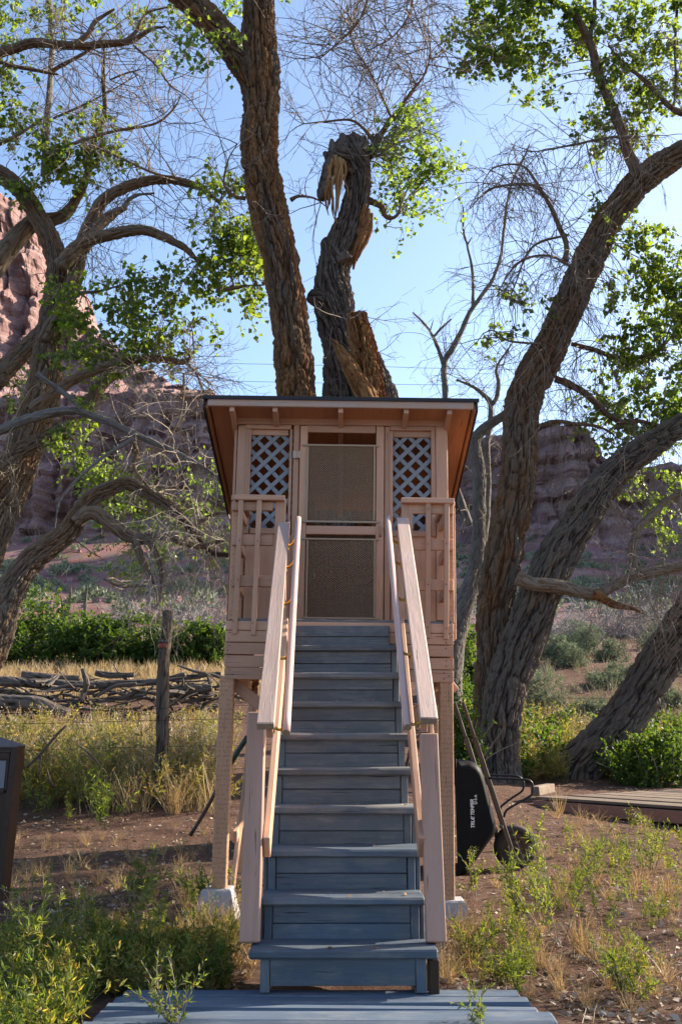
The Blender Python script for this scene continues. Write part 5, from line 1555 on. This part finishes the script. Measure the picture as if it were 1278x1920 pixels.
def forb(h, nst, nl, ll, rng, spread=.35, side=3, shape=LEAF_L, r=.0028, flowers=0):
    """a leafy weed: upright stems, side shoots, leaves up every stem"""
    d = rng.normal(size=(nst, 3)) * spread; d[:, 2] = 1
    st0 = np.zeros((nst, 3)); st0[:, :2] = rng.normal(0, h * .05, (nst, 2))
    L = h * rng.uniform(.65, 1.1, nst)
    T = grow(st0, d, L, rng, 6, -.06, .22, .07)
    tw = [tube_batch(T, np.full(nst, r), np.full(nst, r * .4), 3)]
    axes = [T]; lens = [L]
    if side:
        m = nst * side
        a = np.repeat(np.arange(nst), side); t = rng.integers(2, 6, m)
        dr = unit(T[a, t] - T[a, t - 1]) + rng.normal(0, .55, (m, 3)); dr[:, 2] += .3
        T2 = grow(T[a, t - 1], dr, L[a] * rng.uniform(.2, .45, m), rng, 4, -.03, .2, .08)
        tw.append(tube_batch(T2, np.full(m, r * .55), np.full(m, r * .3), 3)); axes.append(T2)
    lv = []
    for T_ in axes:
        q = len(T_); k = nl if T_ is T else max(4, nl // 2)
        m = q * k
        a = np.repeat(np.arange(q), k); mm_ = T_.shape[1]; t = rng.integers(1 if T_ is not T else 2, mm_, m); f = rng.random((m, 1))
        base = T_[a, t - 1] * (1 - f) + T_[a, t] * f
        ax = unit(T_[a, t] - T_[a, t - 1]) * .75 + unit(rng.normal(size=(m, 3))) * .9
        sz = ll * rng.uniform(.55, 1.2, m) * (1.15 - .5 * t / mm_)
        lv.append(leaf_batch(base, ax, sz, rng, shape))
    fl_ = None
    if flowers:
        tip = np.vstack([T_[:, -1] for T_ in axes])
        m = len(tip) * flowers
        p = np.repeat(tip, flowers, 0) + rng.normal(0, .012, (m, 3))
        fl_ = leaf_batch(p, rng.normal(size=(m, 3)), np.full(m, .012), rng, LEAF_O)
    S = join([(v, f, {}) for v, f in tw])
    return (S[0], S[1]), join(lv), fl_

def tuft(h, nb, rng, spread=.35, w=.0035, heads=True, droop=.12):
    d = rng.normal(size=(nb, 3)) * spread; d[:, 2] = 1
    st0 = np.zeros((nb, 3)); st0[:, :2] = rng.normal(0, h * .07, (nb, 2))
    T = grow(st0, d, h * rng.uniform(.45, 1.1, nb), rng, 5, droop * .5, .25, .07)
    side = unit(np.cross(T[:, -1] - T[:, 0], rng.normal(size=(nb, 3))))[:, None, :] * (w * np.array([1, 1, .8, .5, .12]))[None, :, None]
    V = np.stack([T - side, T + side], 2).reshape(-1, 3)
    b0 = (np.arange(nb) * 10)[:, None] + (np.arange(4) * 2)[None, :]
    F = np.stack([b0, b0 + 1, b0 + 3, b0 + 2], -1).reshape(-1, 4)
    tint = np.repeat(rng.random(nb), 10)
    parts = [(V, F, {'tint': tint})]
    if heads:
        k = nb // 2
        m = k * 5
        a = np.repeat(np.arange(k), 5); f = rng.uniform(.72, 1.0, (m, 1))
        p = T[a, 3] * (1 - (f - .72) / .28) + T[a, 4] * ((f - .72) / .28)
        ax = unit(T[a, 4] - T[a, 3]) + rng.normal(0, .35, (m, 3))
        lv = leaf_batch(p, ax, np.full(m, h * .07) * rng.uniform(.6, 1.2, m), rng, LEAF_L)
        parts.append(lv)
    return join(parts)

def scatter(protos, pts, sc, rng, jt=.25):
    """merge copies of (V,F,attrs) prototypes at pts"""
    out = []
    which = rng.integers(0, len(protos), len(pts))
    for k, (V, F, A) in enumerate(protos):
        idx = np.where(which == k)[0]
        if not len(idx): continue
        th = rng.uniform(0, 2 * np.pi, len(idx)); c_, s_ = np.cos(th), np.sin(th)
        s3 = sc[idx][:, None]
        X = (V[None, :, 0] * c_[:, None] - V[None, :, 1] * s_[:, None]) * s3 + pts[idx, 0:1]
        Y = (V[None, :, 0] * s_[:, None] + V[None, :, 1] * c_[:, None]) * s3 + pts[idx, 1:2]
        Z = V[None, :, 2] * s3 + pts[idx, 2:3]
        W = np.stack([X, Y, Z], -1).reshape(-1, 3)
        Fs = [(f[None] + (np.arange(len(idx)) * len(V))[:, None, None]).reshape(-1, f.shape[1]) for f in (F if isinstance(F, list) else [F])]
        At = {}
        for a, v in (A or {}).items():
            At[a] = np.clip(np.tile(v, len(idx)) + np.repeat(rng.normal(0, jt, len(idx)), len(V)), 0, 1)
        out.append((W, Fs, At))
    return join(out)

def stuff(name, parts, mat, label, cat):
    V, F, A = parts
    c0 = V.mean(0); c0[2] = V[:, 2].min()
    o = link(name, mesh_np(name, V - c0, F, A), mat, None, tuple(c0))
    return tag(o, label, cat, kind='stuff')

def boxpts(n, x0, y0, x1, y1, rng, keep=None):
    p = ghits(rng.uniform(x0, x1, n), rng.uniform(y0, y1, n))
    return p if keep is None else p[keep(p)]

def clear(p):
    """keep plants off the platform, the stairs, the hut's feet, the wheelbarrow and the boardwalk"""
    x, y = p[:, 0], p[:, 1]
    ok = ~((x > -1.2) & (x < 1.05) & (y < 5.33))
    ok &= ~((np.abs(x) < .5) & (y < 7.6))
    ok &= ~((x > .95) & (x < 2.05) & (y > 9.2) & (y < 10.1))
    return ok
def off_walk(p):
    r_ = p[:, :2] - fl[:2]
    a, b_ = r_ @ bdir[:2], r_ @ perp[:2]
    return ~((a > -.1) & (b_ > -.03) & (b_ < 3.65))

R2 = np.random.default_rng(77)
FB = [forb(.5, 5, 26, .055, R2, .30, 3) for _ in range(5)]
FB2 = [forb(.5, 4, 15, .10, R2, .34, 2, LEAF_L) for _ in range(4)] + [forb(.45, 5, 16, .075, R2, .45, 2, (LEAF_O[0] * np.array([.7, 1, 1]), LEAF_O[1])) for _ in range(3)]
FB_s = [(s[0], s[1], {}) for s, l_, f in FB]; FB_l = [l_ for s, l_, f in FB]
def forb_mass(name, pts, sc, mat, stem, label, cat, protos=None, jt=.2):
    st8 = R2.bit_generator.state
    protos = protos or FB
    a = scatter([(s[0], s[1], {'tint': np.zeros(len(s[0]))}) for s, _, _ in protos], pts, sc, np.random.default_rng(5), jt)
    b_ = scatter([l_ for _, l_, _ in protos], pts, sc, np.random.default_rng(5), jt)
    V, F, A = join([a, b_])
    return stuff(name, (V, F, A), mat, label, cat)
TU = [tuft(.4, 26, R2) for _ in range(5)]
TUP = [tuft(.45, 12, R2, .34, .007, False) for _ in range(5)]
TUF = [tuft(.42, 16, R2, .26, .0032, True) for _ in range(5)]
FBL = [forb(.5, 4, 15, .075, R2, .30, 2) for _ in range(5)]
FBB = [forb(.5, 4, 16, .07, R2, .35, 2, LEAF_O) for _ in range(4)]

# near left: low green weeds, yellowing towards the platform
p = np.vstack([boxpts(170, -30, 1800, 250, 1990, R2), boxpts(90, 150, 1810, 420, 1870, R2), boxpts(16, -30, 1740, 330, 1800, R2), boxpts(8, 360, 1700, 440, 1790, R2)])
p = p[clear(p)]
forb_mass('green_weeds', p, R2.uniform(.28, .62, len(p)), M['weed'], None, 'low tangle of green weeds on the near ground beside the platform', 'weeds', FB2 + FBL[:2], .25)
p = np.vstack([boxpts(60, 60, 1790, 330, 1930, R2), boxpts(60, 200, 1800, 420, 1880, R2)]); p = p[clear(p)]
forb_mass('yellow_weeds', p, R2.uniform(.3, .55, len(p)), M['weed_yellow'], None, 'yellowing weeds among the green ones beside the platform', 'weeds', FB2, .25)
# near right: sparse weeds on open dirt
p = np.vstack([boxpts(34, 880, 1770, 1000, 1900, R2), boxpts(44, 1030, 1560, 1290, 1640, R2), boxpts(20, 1120, 1640, 1290, 1780, R2), boxpts(20, 980, 1640, 1120, 1720, R2), boxpts(7, 1100, 1820, 1290, 1930, R2), boxpts(6, 900, 1700, 960, 1760, R2)])
p = p[clear(p) & off_walk(p)]
forb_mass('sparse_weeds', p, R2.uniform(.22, .5, len(p)), M['weed'], None, 'sparse green weeds dotted over the dirt in front of the boardwalk', 'weeds', FBL + FB2[:4], .25)
# tall weeds before and behind the fence
p = np.vstack([boxpts(150, -30, 1430, 430, 1520, R2), boxpts(100, -20, 1390, 430, 1450, R2)])
forb_mass('tall_weeds', p, R2.uniform(.9, 1.7, len(p)), M['weed_yellow'], None, 'tall yellow green weeds along the wire fence', 'weeds', FBL)
p = np.vstack([boxpts(14, 90, 1480, 300, 1520, R2), boxpts(8, 330, 1470, 420, 1500, R2), boxpts(8, -20, 1500, 200, 1560, R2)])
forb_mass('fence_weeds', p, R2.uniform(.7, 1.4, len(p)), M['weed'], None, 'dark green weeds at the foot of the fence post', 'weeds', FBL)
# behind the boardwalk
p = np.vstack([boxpts(90, 945, 1370, 1090, 1470, R2), boxpts(70, 1130, 1390, 1300, 1470, R2), boxpts(40, 855, 1360, 905, 1450, R2)]); p = p[off_walk(p)]
forb_mass('bright_weeds', p, R2.uniform(.9, 1.7, len(p)), M['weed_yellow'], None, 'sunlit weeds growing behind the boardwalk around the trunks', 'weeds', FBL)
p = np.vstack([boxpts(60, 1140, 1400, 1310, 1475, R2), boxpts(40, 850, 1330, 900, 1420, R2), boxpts(30, 950, 1390, 1050, 1470, R2)]); p = p[off_walk(p)]
forb_mass('leafy_weeds', p, R2.uniform(1.2, 2.0, len(p)), M['willow'], None, 'dark green leafy weeds at the foot of the leaning trunk', 'weeds', FBB)

# dry grass
p = np.vstack([boxpts(34, 340, 1690, 455, 1790, R2), boxpts(26, 300, 1720, 480, 1850, R2), boxpts(24, 820, 1720, 900, 1850, R2), boxpts(110, 900, 1550, 1290, 1900, R2), boxpts(90, 20, 1550, 420, 1720, R2), boxpts(14, 985, 1530, 1280, 1560, R2), boxpts(20, -10, 1720, 420, 1800, R2)])
p = p[clear(p) & off_walk(p)]
stuff('dry_grass', scatter(TU, p, R2.uniform(.2, .62, len(p)), R2), M['straw'], 'tufts of dry tan grass on the dirt around the stairs', 'grass')
p = np.vstack([boxpts(400, -30, 1375, 430, 1490, R2), boxpts(60, 180, 1480, 420, 1530, R2)])
stuff('fence_grass', scatter(TUF, p, R2.uniform(.9, 1.7, len(p)), R2), M['straw_pale'], 'dry tan grass between the fence and the log pile', 'grass')
xs = R2.uniform(-9, -.2, 1300); ys_ = R2.uniform(23.0, 26.5, 1300)
p = np.stack([xs * ys_ / 24, ys_, gz(xs * ys_ / 24, ys_)], 1)
stuff('pale_grass', scatter(TUP, p, R2.uniform(.45, 1.0, len(p)), R2), M['straw_pale'], 'band of pale dry grass behind the log pile', 'grass')
p = np.vstack([boxpts(260, 930, 1310, 1310, 1420, R2), boxpts(200, 930, 1200, 1310, 1310, R2), boxpts(80, 850, 1260, 900, 1400, R2)])
stuff('bank_grass', scatter(TUF, p, R2.uniform(.6, 1.2, len(p)), R2), M['straw_grey'], 'thin dry grass on the bank behind the forked trunk', 'grass')

# fallen leaves and straw on the dirt
n = 2600
p = np.vstack([boxpts(1900, 0, 1520, 470, 1860, R2), boxpts(2600, 820, 1480, 1290, 1930, R2), boxpts(120, 300, 1800, 490, 1870, R2)]); p = p[clear(p) & off_walk(p)]
m_ = len(p)
ax = R2.normal(size=(m_, 3)) * np.array([1, 1, .18])
V, F, A = leaf_batch(p + np.array([0, 0, .012]), ax, R2.uniform(.015, .065, m_), R2, LEAF_O)
stuff('fallen_leaves', (V, F, A), M['litter'], 'dry fallen leaves scattered over the dirt', 'leaves')
p = np.vstack([boxpts(900, 0, 1540, 470, 1870, R2), boxpts(1700, 820, 1500, 1290, 1930, R2)]); p = p[clear(p) & off_walk(p)]
m_ = len(p)
T = grow(p + np.array([0, 0, .01]), R2.normal(size=(m_, 3)) * np.array([1, 1, .1]), R2.uniform(.05, .2, m_), R2, 4, 0, .3, .1)
V, F = tube_batch(T, np.full(m_, .0016), np.full(m_, .0008), 3)
stuff('straw_litter', (V, F, {'tint': np.repeat(R2.random(m_), 12)}), M['straw'], 'broken straw and stalks lying on the dirt', 'straw')

# ---- single plants one can point to
def plant(name, label, px, py, h, nst, nl, ll, mat, rng, shape=LEAF_L, spread=.3, side=3, group=None, cat='weed', flowers=0, r=.0035, base=None):
    b0 = ground_hit(px, py) if base is None else base
    root = empty(name, tuple(b0), label, cat, group)
    (SV, SF), (LV, LF, LA), fl_ = forb(h, nst, nl, ll, rng, spread, side, shape, r, flowers)
    link('stems', mesh_np('stems', SV, SF), M['straw'] if mat == 'weed_yellow' else M['twig'], root)
    link('foliage', mesh_np('foliage', LV, LF, LA), M[mat], root)
    if fl_: link('flowers', mesh_np('flowers', *fl_), M['flower'], root)['kind'] = 'stuff'
    return root
R3 = np.random.default_rng(303)
W = 'tall weeds standing near the stairs'
for a in (
    ('tall_weed', 'tallest feathery green weed growing before the wheelbarrow wheel', 1035, 1765, .78, 6, 40, .06, 'weed', .30),
    ('tall_weed', 'feathery weed with arching tips beside the tallest weed, towards the stairs', 985, 1740, .48, 6, 34, .055, 'weed', .42),
    ('tall_weed', 'slim leafy weed rising in front of the black tray', 885, 1690, .42, 4, 30, .045, 'weed', .2),
    ('tall_weed', 'dark bushy weed in front of the wheelbarrow tyre, towards the boardwalk', 1105, 1655, .42, 9, 34, .04, 'weed', .45),
    ('tall_weed', 'single upright weed on bare dirt near the picture edge', 1178, 1705, .34, 3, 30, .045, 'weed', .15),
    ('tall_weed', 'broad weed at the picture edge below the boardwalk', 1225, 1640, .55, 7, 34, .05, 'weed', .4),
    ('tall_weed', 'low dark weed near the bottom picture corner on the dirt', 1180, 1880, .30, 8, 34, .045, 'weed', .5),
    ('tall_weed', 'bright leafy weed hugging the pier block by the stairs', 880, 1812, .26, 5, 30, .055, 'weed', .35),
    ('tall_weed', 'tall dark green weed clump standing between bin and fence post', 165, 1530, 1.15, 12, 46, .06, 'weed', .16),
    ('tall_weed', 'bright upright weed rising from the weeds left of the stairs', 250, 1830, .62, 6, 40, .05, 'weed', .22),
    ('tall_weed', 'lance leaved weed standing below the wooden bin', 45, 1850, .55, 4, 26, .075, 'weed', .30),
    ('tall_weed', 'low dark weed in front of the left pier block', 390, 1720, .36, 7, 34, .05, 'weed', .4),
    ('tall_weed', 'dark weed sprawling on shaded dirt between bin and pier', 265, 1690, .34, 8, 30, .055, 'weed', .5),
    ('tall_weed', 'green weed with white seed heads beside the shaded dirt', 105, 1830, .5, 6, 34, .05, 'weed', .3),
    ('tall_weed', 'small dark sprig poking over the near edge of the platform', 905, 1935, .22, 3, 30, .035, 'weed', .25),
    ('tall_weed', 'thin leafy sprigs leaning over the left corner of the platform', 330, 1935, .34, 5, 26, .045, 'weed', .45),
    ('tall_weed', 'yellow topped tall weed beside the left front post', 398, 1500, 1.15, 6, 40, .06, 'weed_yellow', .16),
    ('tall_weed', 'orange brown dry weed clump between fence post and hut', 345, 1490, .95, 9, 36, .05, 'rusty_leaf', .25),
    ('tall_weed', 'pale flowering weed standing above the logs', 80, 1268, .0, 0, 0, 0, 'weed_yellow', .2),
):
    nm, lab, px, py, h, nst, nl, ll, mat, sp_ = a
    if nst == 0: continue
    b0 = None
    if 'over the' in lab:
        q = U(px, py, 4.66 if px > 600 else 4.72); b0 = np.array([q[0], q[1], -.06])
    plant(nm, lab, px, py, h, nst, nl, ll, mat, R3, spread=sp_, group=W, flowers=3 if 'seed' in lab or 'yellow' in lab else 0, base=b0)
for a in (
    ('dry_grass_tuft', 'upright golden grass tuft on open dirt before the boardwalk', 1085, 1790, .30, 60, .22),
    ('dry_grass_tuft', 'straw grass clump brushing the left pier block', 405, 1790, .42, 80, .26),
    ('dry_grass_tuft', 'arching seed grass beside the foot of the left newel post', 440, 1815, .34, 40, .35),
    ('dry_grass_tuft', 'golden grass spikes beside the bottom step towards the wheelbarrow', 868, 1815, .34, 44, .2),
    ('dry_grass_tuft', 'small straw tuft at the picture edge below the boardwalk', 1250, 1690, .26, 50, .3),
    ('dry_grass_tuft', 'rusty tan grass tuft at the foot of the fence post', 325, 1530, .55, 90, .22),
    ('dry_grass_tuft', 'thin dry grass tuft in front of the boardwalk corner', 1048, 1530, .36, 36, .25),
):
    nm, lab, px, py, h, nb, sp_ = a
    b0 = ground_hit(px, py)
    V, F, A = tuft(h, nb, R3, sp_, .0022)
    o = link(nm, mesh_np(nm, V, F, A), M['straw'], None, tuple(b0)); tag(o, lab, 'grass tuft', 'dry grass tufts near the stairs')
# fallen bare branch standing in the grass at the left
V_ = []
for path in ([(50, 1440, 5), (80, 1410, 6), (105, 1380, 6), (125, 1360, 4)], [(78, 1412, 4), (75, 1440, 4), (74, 1452, 3)], [(90, 1400, 3), (78, 1376, 2)], [(100, 1378, 3), (112, 1392, 2)], [(88, 1440, 3), (95, 1465, 4), (105, 1475, 3)], [(145, 1396, 3), (170, 1415, 4), (200, 1450, 3)]):
    P, R = PP3(path, 12.3); V_.append(tube(P, R, 6, .05))
V, F, A = join(V_); c0 = V.mean(0)
o = link('fallen_branch', mesh_np('fallen_branch', V - c0, F, A, True), M['bark_dark'], None, tuple(c0)); tag(o, 'bare dark forked branch caught in the grass beside the bin', 'branch')

# bushes
def bush(name, label, cx, cy, rx, ry, D, n, per, size, mat, rng, group, stem='twig', shape=LEAF_O, cat='bush', stems=10):
    top, bot = U(cx, cy - ry, D), U(cx, cy + ry, D)
    g = gpt(bot[0], D)
    root = empty(name, tuple(g), label, cat, group)
    H = max(.3, top[2] - g[2]); Wd = pxw(rx, D)
    d = rng.normal(size=(stems, 3)) * np.array([.6, .5, .2]); d[:, 2] += 1
    T = grow(rng.normal(0, Wd * .3, (stems, 3)) * np.array([1, 1, 0]), d, np.full(stems, H * .85), rng, 7, 0, .3, .1)
    V, F = tube_batch(T, np.full(stems, .018), np.full(stems, .005), 4)
    link('stems', mesh_np('stems', V, F), M[stem], root)['kind'] = 'stuff'
    q = unit(rng.normal(size=(n * 2, 3))) * rng.random((n * 2, 1)) ** .45
    q[:, 2] = np.abs(q[:, 2]) * np.where(rng.random(n * 2) < .8, 1, -.2)
    p = q * np.array([Wd, Wd * .75, H * .9]) + np.array([0, 0, H * .06])
    wx = fbm(p[:, 0] * 1.6 / max(Wd, .2), p[:, 1] * 1.6 / max(Wd, .2), p[:, 2] * 1.6 / max(Wd, .2), 3, int(cx) % 89)
    p = p[np.argsort(-wx + .5 * rng.random(len(p)))][:n]
    dr = unit(p - np.array([0, 0, -.2 * H])) + rng.normal(0, .5, p.shape)
    T = grow(p, dr, rng.uniform(.12, .3, n) * H, rng, 5, 0, .3, .1)
    m = n * per
    a = np.repeat(np.arange(n), per); t = rng.integers(1, 5, m)
    base = T[a, t]
    ax = unit(T[a, t] - T[a, t - 1]) * .6 + unit(rng.normal(size=(m, 3)))
    V, F, A = leaf_batch(base, ax, size * rng.uniform(.6, 1.2, m), rng, shape)
    link('foliage', mesh_np('foliage', V, F, A), M[mat], root)
    return root
R4 = np.random.default_rng(909)
G1 = 'green bushes behind the log pile'
for a in ((-10, 1190, 70, 55, 27.6, 'dark green bush at the picture edge under the arching limb'), (65, 1168, 70, 62, 28.6, 'tallest rounded green bush behind the log pile'), (130, 1195, 60, 45, 27.6, 'green bush just right of the tallest bush'), (190, 1205, 62, 42, 27.4, 'green bush behind the upright stick in the log pile'),
          (250, 1200, 60, 46, 27.8, 'bright tipped green bush left of the fence post top'), (330, 1205, 55, 42, 27.6, 'leafy bush directly behind the fence post'), (385, 1210, 50, 40, 27.4, 'light green bush touching the corner of the hut')):
    bush('green_bush', a[5], *a[:5], 520, 9, .13, 'willow', R4, G1)
G2 = 'grey green sage bushes on the bank'
for a in ((1022, 1300, 46, 38, 23, 'large grey green sage bush just right of the forked trunk'), (1065, 1240, 32, 32, 27, 'sage bush above the large sage bush'), (1105, 1205, 36, 32, 29, 'tall sage bush below the broken limb tip'), (1150, 1225, 30, 24, 28, 'small sage bush on the red mound'), (1075, 1190, 30, 26, 30, 'pale sage bush under the pale dead limb'),
          (1180, 1260, 44, 24, 25, 'wide low sage bush on the mound above the leaning trunk'), (1250, 1330, 36, 34, 23, 'sage bush behind the leaning trunk at the picture edge'), (1000, 1200, 24, 26, 28, 'slim sage bush tight against the forked trunk'), (1110, 1330, 40, 22, 22.5, 'low sage bush left of the leaning trunk'), (1060, 1355, 30, 20, 21, 'small sage bush near the boardwalk weeds'), (1230, 1190, 34, 24, 31, 'far sage bush at the picture edge'), (1040, 1215, 26, 22, 27.5, 'round sage bush beside the forked trunk above the mound'), (1130, 1275, 36, 22, 24.5, 'sage bush in the middle of the red mound'), (1215, 1295, 34, 24, 24, 'sage bush just above the leaning trunk'), (1265, 1250, 30, 26, 26, 'tall sage bush at the picture edge above the leaning trunk'), (960, 1330, 22, 26, 22.5, 'sage bush half hidden by the forked trunk')):
    bush('sage_bush', a[5], *a[:5], 300, 10, .10, 'sage', R4, G2, shape=LEAF_L, cat='bush')
bush('green_bush', 'vivid green bush squeezed between hut post and grey dead tree', 872, 1235, 30, 55, 24, 420, 9, .12, 'willow', R4, G1)
bush('green_bush', 'vivid leafy bush low behind the wheelbarrow handles', 868, 1375, 26, 60, 15.5, 420, 9, .075, 'willow', R4, G1)
bush('green_bush', 'dense green bush with white flowers right of the leaning trunk', 1240, 1425, 70, 52, 16.8, 620, 9, .075, 'willow', R4, G1)
# grey leafless brush
def brush(label, cx, cy, rx, ry, D, n, rng):
    g = gpt(U(cx, cy + ry, D)[0], D)
    H = max(.5, U(cx, cy - ry, D)[2] - g[2]); Wd = pxw(rx, D)
    root = empty('dead_brush', tuple(g), label, 'brush', 'grey dead brush behind the trees')
    d = rng.normal(size=(n, 3)) * np.array([.8, .6, .3]); d[:, 2] = np.abs(d[:, 2]) + .5
    T = grow(rng.normal(0, Wd * .45, (n, 3)) * np.array([1, .8, 0]), d, H * rng.uniform(.5, 1.1, n), rng, 8, .10, .45, .12)
    parts = [tube_batch(T, np.full(n, .02), np.full(n, .006), 4)]
    m = n * 7; a = np.repeat(np.arange(n), 7); t = rng.integers(2, 8, m)
    T2 = grow(T[a, t], unit(T[a, t] - T[a, t - 1]) + rng.normal(0, .7, (m, 3)), H * rng.uniform(.15, .45, m), rng, 6, .08, .5, .12)
    parts.append(tube_batch(T2, np.full(m, .008), np.full(m, .003), 3))
    V, F, _ = join([(v, f, {}) for v, f in parts])
    link('stems', mesh_np('stems', V, F), M['brush'], root)
for a in ((1060, 1165, 60, 60, 34, 90, 'grey dead brush behind the pale broken limb'), (1150, 1150, 60, 60, 35, 90, 'grey dead brush below the drooping twigs'), (1240, 1140, 60, 70, 36, 90, 'grey dead brush at the picture edge above the mound'), (920, 1160, 40, 60, 35, 50, 'grey dead brush seen between the dead tree and forked trunk'), (400, 1150, 40, 50, 36, 60, 'grey dead brush behind the bushes beside the hut'), (330, 1140, 50, 40, 38, 60, 'grey dead brush above the fence post'), (250, 1135, 40, 36, 38, 40, 'grey dead brush above the bright tipped bush')):
    brush(a[6], *a[:6], R4)
# dead snags standing behind the bushes
for k, (pts, lab) in enumerate((([(126, 1170, 7), (131, 1130, 6), (134, 1100, 4)], 'tallest thin dead snag above the green bushes'), ([(122, 1168, 7), (118, 1140, 6), (115, 1118, 3)], 'short dead snag left of the tallest snag'), ([(158, 1175, 7), (160, 1135, 7), (163, 1098, 5)], 'grey dead snag right of the tallest snag'), ([(118, 1165, 6), (124, 1145, 5), (128, 1130, 3)], 'slanting broken snag between two upright ones'))):
    P, R = PP3(pts, 33); P = np.vstack([[P[0][0], P[0][1], float(gz(P[0][0], 33)) - .1], P]); R = np.concatenate([[R[0] * 1.1], R])
    V, F, A = tube(P, R, 10, .1, (.05, .012), 900 + k); c0 = V[0]
    o = link('dead_snag', mesh_np('dead_snag', V - c0, F, A), M['bark_dark'], None, tuple(c0)); tag(o, lab, 'snag', 'dead snags')

# far shrubs dotted over the talus
n = 1200
ys_ = R4.uniform(42, 150, n); xs = R4.uniform(-.48, .48, n) * ys_ * 1.1
p = np.stack([xs, ys_, gz(xs, ys_)], 1)
def blob(rng, h=1.0):
    k = 46
    q = unit(rng.normal(size=(k, 3))); q[:, 2] = np.abs(q[:, 2])
    q = q * np.array([.6, .6, .55]) * rng.uniform(.5, 1, (k, 1))
    return leaf_batch(q, q + rng.normal(0, .4, q.shape) + np.array([0, 0, .3]), np.full(k, .42), rng, LEAF_O)
stuff('slope_shrubs', scatter([blob(R4) for _ in range(5)], p, R4.uniform(.4, 1.15, n) ** 1.2, R4, .3), M['sage'], 'small grey green shrubs dotted over the far talus slope', 'shrubs')
# rubble on the talus
n = 1500
ys_ = R4.uniform(40, 152, n); xs = R4.uniform(-.5, .5, n) * ys_ * 1.1
p = np.stack([xs, ys_, gz(xs, ys_) - .1], 1)
def rock(rng):
    th = np.linspace(0, 2 * np.pi, 6, endpoint=False)
    r_ = rng.uniform(.35, .6, 6)
    V = np.vstack([np.stack([r_ * np.cos(th), r_ * np.sin(th), np.zeros(6)], 1), np.stack([r_ * .6 * np.cos(th + .3), r_ * .6 * np.sin(th + .3), rng.uniform(.3, .5, 6)], 1)])
    k = np.arange(6)
    return V, [np.stack([k, (k + 1) % 6, 6 + (k + 1) % 6, 6 + k], 1), np.array([[6, 7, 8, 9], [6, 9, 10, 11]])], {}
stuff('talus_rubble', scatter([rock(R4) for _ in range(6)], p, R4.uniform(.3, 1.05, n) ** 2, R4), M['cliff'], 'broken red sandstone rubble on the far slope', 'rocks')

# dry stalks with pale tops among the fence weeds
DRY = [forb(.5, 3, 9, .045, R2, .22, 4, LEAF_L, .0022, 0) for _ in range(4)]
p = np.vstack([boxpts(150, -30, 1420, 430, 1510, R2), boxpts(50, 940, 1380, 1110, 1465, R2)]); p = p[off_walk(p)]
forb_mass('dry_stalks', p, R2.uniform(1.1, 2.0, len(p)), M['straw_pale'], None, 'dry pale stalks standing among the weeds', 'weeds', DRY)


# pale seed heads over the fence weeds
n = 2600
p = np.vstack([boxpts(2000, -30, 1400, 430, 1500, R2), boxpts(600, 940, 1370, 1300, 1465, R2)]); p = p[off_walk(p)]
p[:, 2] += R2.uniform(.35, .95, len(p)) * (.7 + .3 * vnoise(p[:, 0] * 1.3, p[:, 1] * 1.3, 0, 8))
V, F, A = leaf_batch(p, R2.normal(size=p.shape) + np.array([0, 0, .6]), R2.uniform(.012, .04, len(p)), R2, LEAF_O)
stuff('seed_heads', (V, F, A), M['flower'], 'pale seed heads and small flowers topping the weeds', 'seed heads')

# a few dry leaves caught on the treads
k_ = R2.integers(1, 8, 34)
p = np.stack([R2.uniform(-.36, .40, 34), D1 + (k_ - 1) * RUN + R2.uniform(.03, .22, 34), k_ * RISE + .006], 1)
V, F, A = leaf_batch(p, R2.normal(size=(34, 3)) * np.array([1, 1, .1]), R2.uniform(.012, .035, 34), R2, LEAF_O)
stuff('step_leaves', (V, F, A), M['rusty_leaf'], 'small rusty dry leaves caught on the stair treads', 'leaves')
